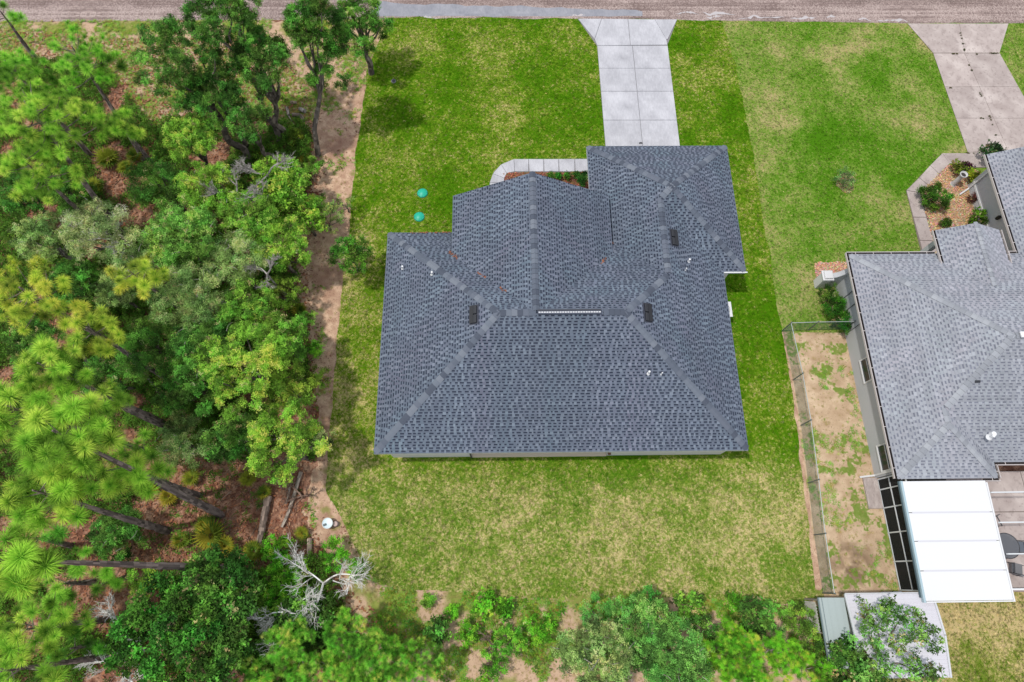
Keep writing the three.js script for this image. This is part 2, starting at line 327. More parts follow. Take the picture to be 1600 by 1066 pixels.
function slabs(parent, quads, y0, y1, mats, gap = 0.012) {  // each quad is four [x, z] corners, shrunk by the joint
  for (const q of quads) {
    const cx = q.reduce((s, p) => s + p[0], 0) / q.length, cz = q.reduce((s, p) => s + p[1], 0) / q.length;
    const pts = q.map(([x, z]) => { const d = Math.hypot(x - cx, z - cz); return [x + (cx - x) / d * gap * 1.4, z + (cz - z) / d * gap * 1.4]; });
    const g = prism(pts, y0, y1 + rr(-0.002, 0.002), 0.008);
    mesh('slab', g, mats[Math.floor(R() * mats.length)], parent);
  }
}
reseed(11);
{
  const ed = (t, y) => { const l = y < 72 ? lerp(903, 933, (y - 30) / 42) : lerp(933, 946, (y - 72) / 158), r = y < 70 ? lerp(1058, 1043, (y - 31) / 39) : lerp(1043, 1062.6, (y - 70) / 160); return xz(lerp(l, r, t), y); };
  const d = struct('driveway', sheet([ed(0, 30), ed(1, 31), ed(1, 70), ed(1, 240), ed(0, 240), ed(0, 72)], 0.008, 0, 0, 4, 4), jointMat, 'clean pale concrete driveway leading from the road to the dark roofed house', 'driveway');
  const q = [], rows = [72, 107.5, 143.5, 188.5, 232];
  for (let i = 0; i < 4; i++) { const a = rows[i], b = rows[i + 1]; q.push([ed(0, a), ed(0.5, a), ed(0.5, b), ed(0, b)], [ed(0.5, a), ed(1, a), ed(1, b), ed(0.5, b)]); }
  const A = (x, y) => xz(x, y);
  q.push([A(903, 30), A(940, 30), A(929, 62)], [A(940, 30), A(981, 30.5), A(985, 71.5), A(933, 72), A(929, 62)], [A(981, 30.5), A(1023, 31), A(1041, 62), A(1043, 71), A(985, 71.5)], [A(1023, 31), A(1058, 31), A(1043, 62), A(1041, 62)]);
  slabs(d, q, 0.012, 0.06, newConc);
  // front walk that curves in to the porch
  const w = struct('front_walk', sheet([...[[935, 248], [935, 269.5], [806, 269.5]].map((p) => xz(...p)), ...[[795, 273], [789, 281], [788, 300], [764, 300], [766, 283], [772, 268], [783, 257], [802, 249]].map((p) => xz(...p))], 0.008, 0, 0, 4, 4), jointMat, 'pale concrete walk curving to the front porch of the dark roofed house', 'walkway');
  const xs = [935, 922, 898, 873, 849.5, 826, 803], Qs = [];
  for (let i = 0; i + 1 < xs.length; i++) Qs.push([A(xs[i], 249), A(xs[i + 1], 249), A(xs[i + 1] + 1, 268.8), A(xs[i], 268.8)]);
  Qs.push([A(803, 249), A(783, 257.5), A(792, 271.5), A(804, 268.8)], [A(783, 257.5), A(770, 272), A(788, 279), A(792, 271.5)], [A(770, 272), A(765, 286), A(788, 286), A(788, 279)], [A(765, 286), A(764, 305), A(789, 305), A(788, 286)]);
  slabs(w, Qs, 0.012, 0.055, newConc);
  // the older driveway and its walk
  const d2 = struct('driveway', sheet([[1419, 37.5], [1575, 37.5], [1561, 83], [1658, 258], [1520, 258], [1459, 83]].map((p) => A(...p)), 0.008, 0, 0, 4, 4), jointOld, 'stained older concrete driveway with weedy joints beside the grey house', 'driveway');
  const e2 = (t, y) => { const l = lerp(1458, 1519, (y - 83) / 175), r = lerp(1562, 1660, (y - 83) / 175); return A(lerp(l, r, t), y); }, q2 = [], r2 = [83.5, 136, 185, 238, 262];
  for (let i = 0; i < 4; i++) q2.push([e2(0, r2[i]), e2(0.47, r2[i]), e2(0.47, r2[i + 1]), e2(0, r2[i + 1])], [e2(0.47, r2[i]), e2(1, r2[i]), e2(1, r2[i + 1]), e2(0.47, r2[i + 1])]);
  q2.push([A(1418, 37), A(1499, 37), A(1508, 83), A(1458, 83)], [A(1499, 37), A(1576, 37), A(1562, 83), A(1508, 83)]);
  slabs(d2, q2, 0.012, 0.03, oldConc, 0.009);
  const crack = [];
  for (const [x0, y0, x1, y1, n] of [[1501, 50, 1510, 90, 9], [1514, 100, 1519, 110, 4], [1530, 142, 1535, 152, 3], [1546, 180, 1566, 240, 10], [1485, 84, 1500, 84, 5], [1524, 84, 1528, 85, 2], [1545, 83, 1561, 83, 8], [1510, 239, 1524, 240, 4], [1484, 137, 1488, 137, 2], [1530, 184, 1540, 186, 3]])
    for (let i = 0; i < n; i++) { const t = R(), p = at(lerp(x0, x1, t), lerp(y0, y1, t), 0.05), L = lin(mix3([58, 70, 26], [96, 84, 50], R())); for (let k = 0; k < 5; k++) crack.push([M4(p.x + rr(-0.05, 0.05), 0.05, p.z + rr(-0.03, 0.03), rr(0.5, 0.9), qy(rr(0, 6))), L]); }
  tag(instanced('weeds', tuftGeo(8, 0.1, 0.02), grassMat, crack), 'small dark weeds growing in the joints of the older driveway', 'weeds', null, 'stuff');
  const p2 = struct('side_path', sheet([[1520, 239], [1472, 240], [1416, 298], [1440, 398], [1470, 398], [1438, 302], [1483, 257], [1520, 258]].map((p) => A(...p)), 0.007, 0, 0, 4, 4), jointOld, 'bent grey concrete path around the wood chip garden bed', 'path');
  slabs(p2, [[A(1524, 240), A(1472, 240), A(1483, 256), A(1522, 257)], [A(1472, 240), A(1453, 259), A(1467, 272), A(1484, 256)], [A(1453, 259), A(1436, 278), A(1450, 290), A(1467, 272)], [A(1436, 278), A(1416, 298), A(1437, 302), A(1450, 290)], [A(1416, 298), A(1427, 340), A(1447, 340), A(1437, 302)], [A(1427, 340), A(1437, 376), A(1458, 377), A(1447, 340)], [A(1437, 376), A(1444, 404), A(1468, 404), A(1458, 377)]], 0.012, 0.05, oldConc, 0.014);
}

// ---------------------------------------------------------------- shingled roofs
function clipHalf(poly, ax, v, keepAbove) {
  const o = [];
  for (let i = 0; i < poly.length; i++) {
    const a = poly[i], b = poly[(i + 1) % poly.length], da = (a[ax] - v) * (keepAbove ? 1 : -1), db = (b[ax] - v) * (keepAbove ? 1 : -1);
    if (da >= 0) o.push(a);
    if ((da >= 0) !== (db >= 0)) { const t = da / (da - db); o.push([lerp(a[0], b[0], t), lerp(a[1], b[1], t)]); }
  }
  return o;
}
const clipRect = (p, s0, s1, t0, t1) => { for (const [ax, v, k] of [[0, s0, 1], [0, s1, 0], [1, t0, 1], [1, t1, 0]]) { if (p.length < 3) return []; p = clipHalf(p, ax, v, k); } return p; };
const area2 = (p) => { let a = 0; for (let i = 0; i < p.length; i++) { const [x, y] = p[i], [u, v] = p[(i + 1) % p.length]; a += x * v - u * y; } return a / 2; };
// one slope of a roof: a deck with courses of laminated shingle tabs on it
function roofSlope(house, pts, look) {
  const n = V(0, 0, 0); for (let i = 0; i < pts.length; i++) { const a = pts[i], b = pts[(i + 1) % pts.length]; n.x += (a.y - b.y) * (a.z + b.z); n.y += (a.z - b.z) * (a.x + b.x); n.z += (a.x - b.x) * (a.y + b.y); }
  n.normalize(); if (n.y < 0) n.negate();
  const t = V(0, 1, 0).addScaledVector(n, -n.y).normalize(), s = t.clone().cross(n), o = pts.reduce((m, p) => p.y < m.y ? p : m, pts[0]);
  let poly = pts.map((p) => { const d = p.clone().sub(o); return [d.dot(s), d.dot(t)]; }); if (area2(poly) < 0) poly.reverse();
  const P = ([a, b], h) => o.clone().addScaledVector(s, a).addScaledVector(t, b).addScaledVector(n, h);
  // deck
  const dk = new Tri(), c2 = poly.map(([a, b]) => new THREE.Vector2(a, b)), grey = lin(look.deck);
  for (const f of THREE.ShapeUtils.triangulateShape(c2, [])) { const q = f.map((i) => poly[i]); dk.tri(P(q[0], -0.004), P(q[1], -0.004), P(q[2], -0.004), n, grey); dk.tri(P(q[0], -0.05), P(q[2], -0.05), P(q[1], -0.05), n.clone().negate(), grey); }
  for (let i = 0; i < poly.length; i++) { const a = poly[i], b = poly[(i + 1) % poly.length]; dk.quad(P(a, -0.05), P(b, -0.05), P(b, -0.004), P(a, -0.004), null, grey); }
  const deck = mesh('roof_slope', dk.geo(), vmat(0.95), house);
  // shingles
  const T = new Tri(), ex = look.exposure, lo = Math.min(...poly.map((p) => p[1])), hi = Math.max(...poly.map((p) => p[1])), l0 = Math.min(...poly.map((p) => p[0])), l1 = Math.max(...poly.map((p) => p[0]));
  const piece = (q, t0, h0, h1, k, skirt, k2 = k) => {
    if (q.length < 3 || Math.abs(area2(q)) < 4e-4) return;
    const H = (b) => lerp(h0, h1, (b - t0) / ex), up = n;
    const w = q.map((p) => P(p, H(p[1])));
    for (let i = 1; i + 1 < w.length; i++) T.tri(w[0], w[i], w[i + 1], up, k, k, k);
    if (skirt) for (let i = 0; i < w.length; i++) { const j = (i + 1) % w.length; T.quad(P(q[i], 0), P(q[j], 0), w[j], w[i], null, k2); }
  };
  for (let t0 = lo, row = 0; t0 < hi; t0 += ex, row++) {
    const band = clipRect(poly, l0 - 1, l1 + 1, t0, t0 + ex); if (band.length < 3) continue;
    const m = P([(l0 + l1) / 2, t0], 0), rowTone = rr(0.94, 1.06), seam = lin(look.dash, KA * 0.5);
    const hue = (a) => { const p = P([a, t0], 0); return look.hue * (fbm(p.x * 0.9 + 31, p.z * 0.9 + 2 * p.y, 3) - 0.5); };
    const tinted = (c, h) => [c[0] + h * 1.3, c[1] - h * 0.5, c[2]];
    const tone = (a) => { const p = P([a, t0], 0); return (0.8 + 0.4 * fbm(p.x * 0.6 + 11, p.z * 0.6 + p.y, 4)) * rowTone; };
    piece(band, t0, 0.007, 0.001, lin(look.base, KA * tone(l0)), true, seam);
    const b0 = Math.min(...band.map((p) => p[0])), b1 = Math.max(...band.map((p) => p[0]));
    for (let a = b0 - R() * 0.3; a < b1;) {
      const w = look.tab * rr(0.6, 1.45), g = look.gap * rr(0.55, 1.6), k = tone(a);
      piece(clipRect(poly, a, a + w, t0, t0 + ex), t0, 0.013, 0.004, lin(tinted(R() < 0.25 ? look.tab3 : R() < 0.5 ? look.tab2 : look.tab1, hue(a)), KA * k * rr(0.93, 1.07)), true, seam);
      a += w;
      piece(clipRect(poly, a, a + g, t0 + ex * (1 - look.dashH), t0 + ex * 0.99), t0, 0.0095, 0.0035, lin(look.dash, KA * k * rr(0.85, 1.15)), false);
      a += g;
    }
  }
  mesh('shingle', T.geo(), vmat(0.93, { }), deck, true);
  return deck;
}
// overlapping cap pieces along a hip or ridge, from the low end up
function caps(house, A, B, nA, nB, mats, wide, expo) {
  const d = B.clone().sub(A), L = d.length(); d.normalize();
  const side = (n, o) => { const a = n.clone().cross(d).normalize(); if (a.dot(o) < 0) a.negate(); return a; };
  const mid = nA.clone().add(nB).normalize(), o = mid.clone().cross(d).normalize(); if (o.dot(nA) < 0) o.negate();
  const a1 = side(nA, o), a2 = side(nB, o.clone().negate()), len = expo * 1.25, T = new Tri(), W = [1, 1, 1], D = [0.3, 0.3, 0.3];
  const pt = (a, w, z, h, nn) => V(0, 0, 0).addScaledVector(a, w).addScaledVector(d, z).addScaledVector(nn, h);
  for (const [a, nn] of [[a1, nA], [a2, nB]]) {
    const p = [pt(a, 0, 0, 0.045, mid), pt(a, wide, 0, 0.038, nn), pt(a, wide, len, 0.016, nn), pt(a, 0, len, 0.022, mid)];
    T.quad(p[0], p[1], p[2], p[3], nn, W);
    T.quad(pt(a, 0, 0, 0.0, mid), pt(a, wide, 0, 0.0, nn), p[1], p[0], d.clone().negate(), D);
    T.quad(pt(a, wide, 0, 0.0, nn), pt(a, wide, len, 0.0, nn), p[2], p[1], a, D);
  }
  const g = T.geo(), n = Math.floor(L / expo);
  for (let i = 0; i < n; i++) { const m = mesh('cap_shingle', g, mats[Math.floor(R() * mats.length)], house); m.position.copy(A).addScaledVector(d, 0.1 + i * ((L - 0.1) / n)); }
}
const capMats = (list) => list.map((c) => new THREE.MeshPhysicalMaterial({ vertexColors: true, color: col(c), roughness: 0.93, specularIntensity: 0.25, side: THREE.DoubleSide }));
const darkMetal = std([52, 54, 60], 0.5, { metalness: 0.2 }), whiteVinyl = std([226, 228, 232], 0.5), pvc = std([240, 242, 245], 0.4);
function pipeVent(house, p, h, r, boot) { mesh('vent_pipe', [cyl(p.x, p.y - 0.1, p.z, r, r, h + 0.1, 12), cyl(p.x, p.y - 0.05, p.z, r * 2.2, r * 1.1, 0.1, 12)], pvc, house); }

// ---------------------------------------------------------------- the dark roofed house
reseed(20);
{
  const H = thing('house', 'new single storey house with dark blue grey shingle roof on the sod lawn', 'house', [0, 0, 0]);
  const he = 2.6, hg = 3.5, XL = -6.26, XR = 11.7, ZB = -5.54, ZF = -17.53, GL = 4.82, GR = 12.9, GF = -23.12, GB = -15.05, hr = 5.6, zr = -11.535;
  const look = { deck: [70, 78, 92], base: [102, 111, 126], tab1: [113, 123, 139], tab2: [106, 115, 131], tab3: [122, 132, 147], dash: [52, 59, 75], exposure: 0.143, tab: 0.12, gap: 0.132, dashH: 0.48, hue: 9 };
  const N = { back: V(0, 0.894, 0.447), front: V(0, 0.894, -0.447), west: V(-0.447, 0.894, 0), east: V(0.447, 0.894, 0) };
  const A = V(XL, he, ZB), B = V(XR, he, ZB), C = V(XL, he, ZF), RL = V(XL + 6, hr, zr), RRt = V(XR - 6, hr, zr), HG = V(8.26, 4.32, -14.09), R2 = V(8.26, 4.32, -18.49), PK = V(8.86, 4.62, -19.085), GLF = V(GL, he, GF), GRF = V(GR, he, GF), GRB = V(GR, he, GB), IN = V(GL, he, ZF), XJ = V(XR, he, GB);
  const g1 = V(-2.7, hg, -19.25), g2 = V(-2.7, hg, -15.73), g3 = V(1.5, hr, zr), g4 = V(1.5, hr, -19.25), g5 = V(5.7, hg, -19.25), g6 = V(5.7, hg, -15.73);
  for (const p of [[A, B, RRt, RL], [A, RL, C], [C, RL, RRt, HG, IN], [B, XJ, R2, HG, RRt], [GLF, PK, R2, HG, IN], [GLF, GRF, PK], [GRF, GRB, PK], [GRB, XJ, R2, PK], [g1, g2, g3, g4], [g5, g4, g3, g6]]) roofSlope(H, p, look);
  const cm = capMats([[118, 126, 139], [102, 110, 124], [127, 134, 146], [110, 117, 131], [88, 95, 109]]), W = 0.165, X = 0.27;
  caps(H, A, RL, N.back, N.west, cm, W, X); caps(H, B, RRt, N.back, N.east, cm, W, X); caps(H, C, RL, N.front, N.west, cm, W, X);
  caps(H, HG, RRt, N.front, N.east, cm, W, X); caps(H, GLF, PK, N.front, N.west, cm, W, X); caps(H, GRF, PK, N.front, N.east, cm, W, X); caps(H, GRB, PK, N.back, N.east, cm, W, X);
  caps(H, R2, PK, N.back, N.west, cm, W, X); caps(H, HG, R2, N.west, N.east, cm, W, X); caps(H, g3, g4, N.west, N.east, cm, W, X);
  caps(H, RL, V(1.42, hr, zr), N.back, N.front, cm, W, X); caps(H, V(4.55, hr, zr), RRt, N.back, N.front, cm, W, X);
  // the ridge vent, a slotted strip
  const rv = mesh('ridge_vent', [box(3.06, hr + 0.05, zr, 2.96, 0.05, 0.24)], std([84, 90, 106], 0.8), H);
  mesh('vent_slot', Array.from({ length: 24 }, (_, i) => box(1.66 + i * 0.122, hr + 0.078, zr + 0.035, 0.095, 0.012, 0.055)), whiteVinyl, rv, true);
  mesh('vent_lip', box(3.06, hr + 0.079, zr - 0.07, 2.96, 0.012, 0.05), darkMetal, rv);
  // box vents on the slopes
  for (const [px, py, h, sgn] of [[741, 493, 4.95, -1], [1011, 490, 4.95, 1], [1053, 371, 4.1, 1]]) {
    const p = at(px, py, h), y = sgn < 0 ? he + (p.x - XL) * 0.5 : he + (XR - p.x) * 0.5, tilt = -sgn * 0.4636;
    const v = mesh('roof_vent', [0.235, -0.235].map((z) => { const g = rbox(0, 0.06, z, 0.34, 0.1, 0.43, 0.03); g.rotateZ(tilt); return g; }), darkMetal, H, false); v.position.set(p.x, y, p.z);
    const fl = box(0, 0.012, 0, 0.5, 0.01, 1.0); fl.rotateZ(tilt); mesh('flashing', fl, std([66, 70, 84], 0.8), v);
    const hd = box(sgn * 0.1, 0.117, 0.0, 0.2, 0.012, 0.9); hd.rotateZ(tilt); mesh('vent_hood', hd, std([38, 40, 46], 0.6), v);
  }
  for (const [px, py, w] of [[629, 418, 'w'], [675, 427, 'w'], [1077, 407, 'e'], [1072, 421, 'e'], [1014, 582, 'b'], [1034, 584, 'b']]) {
    const p = at(px, py, 3.6); for (let i = 0; i < 4; i++) { const y = w === 'w' ? he + (p.x - XL) * 0.5 : w === 'e' ? he + (XR - p.x) * 0.5 : he + (ZB - p.z) * 0.5; p.copy(at(px, py, y + 0.12)); p.y = y; }
    pipeVent(H, p, 0.26, [421, 584].includes(py) ? 0.028 : 0.05);
  }
  // walls, soffit, fascia
  const wallMat = std([238, 234, 238], 0.9), beige = std([240, 226, 204], 0.9);
  const xl = XL + 0.5, xr = XR - 0.5, zb = ZB - 0.27, zf = ZF + 0.5;
  mesh('wall', prism([[xl, zb], [-1.7, zb], [-1.7, zb - 2.4], [5.25, zb - 2.4], [5.25, zb], [xr, zb], [xr, GB - 0.45], [GR - 0.5, GB - 0.45], [GR - 0.5, GF + 0.5], [GL + 0.5, GF + 0.5], [GL + 0.5, zf], [xl, zf]], -0.05, 2.44), wallMat, H);
  mesh('entry_wall', prism([[-2.2, -18.75], [4.9, -18.75], [4.9, -15.2], [-2.2, -15.2]], -0.05, 3.38), wallMat, H);
  mesh('porch_floor', prism([[-1.69, zb + 0.04], [-1.69, zb - 2.39], [5.24, zb - 2.39], [5.24, zb + 0.04]], -0.05, 0.1), beige, H);
  mesh('gable_wall', (() => { const s = new THREE.Shape([[-2.2, 3.39], [5.2, 3.39], [1.5, 5.24]].map((p) => new THREE.Vector2(...p))), g = new THREE.ExtrudeGeometry(s, { depth: 0.12, bevelEnabled: false }); g.translate(0, 0, -18.74); return g; })(), wallMat, H);
  mesh('soffit', [prism([[XL + 0.02, ZB - 0.02], [XR - 0.02, ZB - 0.02], [XR - 0.02, GB - 0.02], [GR - 0.02, GB - 0.02], [GR - 0.02, GF + 0.02], [GL + 0.02, GF + 0.02], [GL + 0.02, ZF + 0.02], [XL + 0.02, ZF + 0.02]], 2.445, 2.46)], whiteVinyl, H);
  const fa = (x0, z0, x1, z1, y) => mesh('fascia', box((x0 + x1) / 2, y - 0.13, (z0 + z1) / 2, Math.abs(x1 - x0) + 0.02, 0.15, Math.abs(z1 - z0) + 0.02), whiteVinyl, H);
  fa(XL, ZB - 0.012, XR - 0.03, ZB - 0.012, he); fa(XL + 0.012, ZB - 0.04, XL + 0.012, ZF + 0.04, he); fa(XL, ZF + 0.012, GL - 0.03, ZF + 0.012, he); fa(XR - 0.012, ZB, XR - 0.012, GB, he); fa(XR + 0.03, GB - 0.006, GR, GB - 0.006, he); fa(GR - 0.012, GB - 0.04, GR - 0.012, GF + 0.04, he); fa(GL, GF + 0.012, GR, GF + 0.012, he); fa(GL + 0.012, GF + 0.04, GL + 0.012, ZF, he);
  fa(-2.69, -19.2, -2.69, -15.8, hg); fa(5.69, -19.2, 5.69, -15.8, hg);
  // white trim edge of the small return eave
  mesh('drip_edge', box((XR + GR) / 2 + 0.05, he - 0.005, GB + 0.03, GR - XR + 0.05, 0.03, 0.06), pvc, H);
  mesh('downspout', rod(V(-1.74, 0, zb + 0.05), V(-1.74, 2.4, zb + 0.05), 0.04, 8), std([86, 80, 76], 0.7), H);
  mesh('hose_bib', [box(5.3, 0.75, zb + 0.05, 0.14, 0.14, 0.1)], std([120, 84, 66], 0.6), H);
  // debris lying in the valleys of the roof
  const deb = [], leaf = new THREE.PlaneGeometry(0.07, 0.05); leaf.rotateX(-Math.PI / 2);
  const scatter = (a, b, n, w) => { for (let i = 0; i < n; i++) { const p = a.clone().lerp(b, R()); deb.push([M4(p.x + rr(-w, w), p.y + 0.035 + rr(0, 0.02), p.z + rr(-w, w), rr(0.5, 1.1), new THREE.Quaternion().setFromEuler(new THREE.Euler(rr(-0.5, 0.5), rr(0, 6), rr(-0.5, 0.5)))), lin(mix3([176, 112, 76], [128, 84, 66], R()))]); } };
  scatter(V(-2.8, 3.44, -15.83), V(-2.3, 3.68, -15.3), 80, 0.12); scatter(V(-1.3, 4.2, -14.3), V(-0.9, 4.4, -13.9), 26, 0.06); scatter(V(-0.2, 4.75, -13.2), V(0.1, 4.9, -12.9), 16, 0.05); scatter(V(5.75, 3.08, -16.55), V(5.95, 3.1, -16.2), 46, 0.09); scatter(V(5.3, 3.72, -15.3), V(4.9, 3.9, -14.9), 14, 0.05); scatter(V(-5, 2.62, -17.5), V(-2.9, 2.62, -17.5), 40, 0.04);
  tag(instanced('leaf_litter', leaf, new THREE.MeshStandardMaterial({ roughness: 1, side: THREE.DoubleSide }), deb), 'rust brown leaf litter caught in the valleys of the dark roof', 'leaf litter', null, 'stuff');
}

// ---------------------------------------------------------------- the older grey house
reseed(21);
{
  const H = thing('house', 'older pale house with light grey shingle roof, gutters and a small gabled porch', 'house', [0, 0, 0]);
  const he = 2.6, p = 0.42, X0 = 18.6, X1 = 35.5, ZF = -16.05, ZB = -4.85, zr = -10.45, hr = he + 5.6 * p;
  const look = { deck: [120, 122, 132], base: [156, 159, 168], tab1: [164, 167, 176], tab2: [159, 162, 171], tab3: [168, 171, 180], dash: [122, 126, 139], exposure: 0.146, tab: 0.15, gap: 0.14, dashH: 0.46, hue: 6 };
  const n = Math.hypot(1, p), N = { back: V(0, 1 / n, p / n), front: V(0, 1 / n, -p / n), west: V(-p / n, 1 / n, 0), east: V(p / n, 1 / n, 0) };
  const FW = V(X0, he, ZF), RW = V(X0 + 5.6, hr, zr), RE = V(X1, hr, zr), FE = V(X1, he, ZF), BE = V(X1, he, ZB);
  const wx = 21.0, wh = he + 2.4 * p, W1 = V(wx, wh, -7.25), W2 = V(wx, wh, -6.5), SW = V(X0, he, -4.1), SE = V(23.4, he, -4.1), WI = V(23.4, he, ZB);
  for (const q of [[FW, RW, RE, FE], [FW, SW, W2, W1, RW], [SW, SE, W2], [SE, WI, W1, W2], [WI, BE, RE, RW, W1]]) roofSlope(H, q, look);
  // entry porch gable, and the garage wing
  const pe = 2.92, pw = 1.75, px = 25.15, pr = pe + pw * p, zf = -17.32, y0 = (y) => ZF + (y - he) / p;
  const a = V(px - pw, pe, zf), b = V(px - pw, pe, y0(pe)), c = V(px, pr, y0(pr)), d = V(px, pr, zf), e = V(px + pw, pe, zf), f = V(px + pw, pe, y0(pe));
  roofSlope(H, [a, b, c, d], look); roofSlope(H, [e, d, c, f], { ...look, dash: [150, 152, 162], tab1: [176, 178, 188], tab2: [172, 174, 184] });
  const gx = 27.85, gr = 31.3, gh = he + (gr - gx) * p, gz = -22.45, gy = ZF + (gh - he) / p;
  roofSlope(H, [V(gx, he, gz), V(gr, gh, gz), V(gr, gh, gy), V(gx, he, ZF)], look); roofSlope(H, [V(2 * gr - gx, he, gz), V(2 * gr - gx, he, ZF), V(gr, gh, gy), V(gr, gh, gz)], look);
  const cm = capMats([[166, 170, 178], [156, 160, 168], [172, 176, 183], [150, 154, 162]]), W = 0.15, X = 0.27;
  caps(H, FW, RW, N.front, N.west, cm, W, X); caps(H, W1, RW, N.back, N.west, cm, W, X); caps(H, RW, V(29, hr, zr), N.front, N.back, cm, W, X); caps(H, SW, W2, N.back, N.west, cm, W, X); caps(H, SE, W2, N.back, N.east, cm, W, X); caps(H, W2, W1, N.west, N.east, cm, W, X); caps(H, c, d, N.west, N.east, cm, W * 0.8, X);
  mesh('ridge_vent', rbox(24.9, hr + 0.1, zr, 0.9, 0.1, 0.3, 0.03), pvc, H);
  pipeVent(H, V(22.9, 3.43, -5.9), 0.28, 0.07); mesh('roof_vent', [cyl(23.02, 3.42, -6.02, 0.13, 0.11, 0.2, 14)], pvc, H);
  mesh('roof_patch', (() => { const g = rbox(0, 0, 0, 0.26, 0.05, 0.12, 0.02); g.rotateX(0.4); g.translate(22.5, 4.14, -8.42); return g; })(), darkMetal, H);
  // walls
  const wm = std([196, 198, 202], 0.85), trim = std([224, 224, 226], 0.6);
  const wall = mesh('wall', prism([[X0 + 0.42, ZF + 0.42], [28.4, ZF + 0.42], [28.4, gz + 0.35], [34.2, gz + 0.35], [34.2, ZF + 0.42], [X1 - 0.4, ZF + 0.42], [X1 - 0.4, ZB - 0.4], [23.0, ZB - 0.4], [23.0, -4.5], [X0 + 0.42, -4.5]], -0.05, 2.46), wm, H);
  mesh('soffit', prism([[X0 + 0.03, ZF + 0.03], [27.88, ZF + 0.03], [27.88, gz + 0.03], [34.7, gz + 0.03], [34.7, ZF + 0.03], [X1 - 0.03, ZF + 0.03], [X1 - 0.03, ZB - 0.03], [23.37, ZB - 0.03], [23.37, -4.13], [X0 + 0.03, -4.13]], 2.465, 2.48), trim, H);
  mesh('gable_wall', (() => { const s = new THREE.Shape([[28.4, 2.48], [34.2, 2.48], [gr, gh - 0.18]].map((q) => new THREE.Vector2(...q))), g = new THREE.ExtrudeGeometry(s, { depth: 0.12, bevelEnabled: false }); g.translate(0, 0, gz + 0.36); return g; })(), wm, H);
  mesh('porch_gable', (() => { const s = new THREE.Shape([[px - pw + 0.25, pe - 0.2], [px + pw - 0.25, pe - 0.2], [px, pr - 0.2]].map((q) => new THREE.Vector2(...q))), g = new THREE.ExtrudeGeometry(s, { depth: 0.12, bevelEnabled: false }); g.translate(0, 0, zf + 0.3); return g; })(), wm, H);
  for (const s of [-1, 1]) { mesh('porch_column', [rbox(px + s * 1.35, 1.35, zf + 0.42, 0.3, 2.75, 0.3, 0.02), rbox(px + s * 1.35, 0.12, zf + 0.42, 0.42, 0.24, 0.42, 0.02)], wm, H); }
  mesh('porch_beam', [box(px, 2.78, zf + 0.42, 3.2, 0.22, 0.28), box(px - 1.5, 2.78, -16.2, 0.22, 0.22, 2.0), box(px + 1.5, 2.78, -16.2, 0.22, 0.22, 2.0)], wm, H);
  mesh('porch_floor', prism([[px - 1.8, zf + 0.1], [px + 1.9, zf + 0.1], [px + 1.9, -15.65], [px - 1.8, -15.65]], 0, 0.1), oldConc[1], H);
  // gutters: a dark trough with a pale lip and hangers
  const lipM = std([206, 198, 196], 0.5), troughM = std([48, 40, 40], 0.8);
  const gutter = (x0, z0, x1, z1, ox, oz, y = he) => {
    const A = V(x0 + ox * 0.065, y - 0.1, z0 + oz * 0.065), B = V(x1 + ox * 0.065, y - 0.1, z1 + oz * 0.065);
    const g = mesh('gutter', [bar(A, B, ox ? 0.11 : 0.11, 0.02), bar(V(x0 + ox * 0.012, y - 0.055, z0 + oz * 0.012), V(x1 + ox * 0.012, y - 0.055, z1 + oz * 0.012), 0.014, 0.08)], troughM, H);
    mesh('gutter_lip', bar(V(x0 + ox * 0.132, y - 0.045, z0 + oz * 0.132), V(x1 + ox * 0.132, y - 0.045, z1 + oz * 0.132), 0.032, 0.13), lipM, g);
    const L = A.distanceTo(B), k = Math.max(1, Math.round(L / 1.0));
    for (let i = 0; i < k; i++) { const q = A.clone().lerp(B, (i + 0.5) / k); mesh('hanger', box(q.x, y - 0.005, q.z, ox ? 0.15 : 0.03, 0.012, oz ? 0.15 : 0.03), lipM, g); }
  };
  gutter(X0, ZF - 0.1, X0, -4.12, -1, 0); gutter(X0 - 0.1, ZF, 23.35, ZF, 0, -1); gutter(26.95, ZF, 27.8, ZF, 0, -1); gutter(gx, gz, gx, ZF - 0.15, -1, 0); gutter(px - pw, zf, px - pw, y0(pe), -1, 0, pe); gutter(px + pw, zf, px + pw, y0(pe), 1, 0, pe);
  gutter(22.75, -4.1, 23.5, -4.1, 0, 1); gutter(23.4, -4.1, 23.4, ZB + 0.12, 1, 0); gutter(23.45, ZB, X1, ZB, 0, 1);
  // windows in the long side wall
  for (const [z0, z1, ya, yb] of [[-10.5, -9.35, 0.95, 2.05], [-5.95, -4.75, 0.85, 2.1]]) {
    const w = mesh('window', [box(X0 + 0.4, yb + 0.03, (z0 + z1) / 2, 0.09, 0.07, z1 - z0 + 0.16), box(X0 + 0.4, ya - 0.03, (z0 + z1) / 2, 0.12, 0.07, z1 - z0 + 0.16), box(X0 + 0.4, (ya + yb) / 2, z0 - 0.04, 0.09, yb - ya - 0.005, 0.07), box(X0 + 0.4, (ya + yb) / 2, z1 + 0.04, 0.09, yb - ya - 0.005, 0.07)], trim, H);
    mesh('pane', box(X0 + 0.415, (ya + yb) / 2, (z0 + z1) / 2, 0.03, yb - ya, z1 - z0), std([44, 54, 58], 0.12), w);
    mesh('sash', box(X0 + 0.39, (ya + yb) / 2, (z0 + z1) / 2, 0.04, 0.04, z1 - z0), trim, w);
  }
  // curved wing wall with its capped pier, and the downspouts
  const cv = []; for (let i = 0; i <= 12; i++) { const t = i / 12; cv.push([lerp(18.3, 19.02, t), 1.15 + 1.0 * Math.pow(t, 2.2)]); }
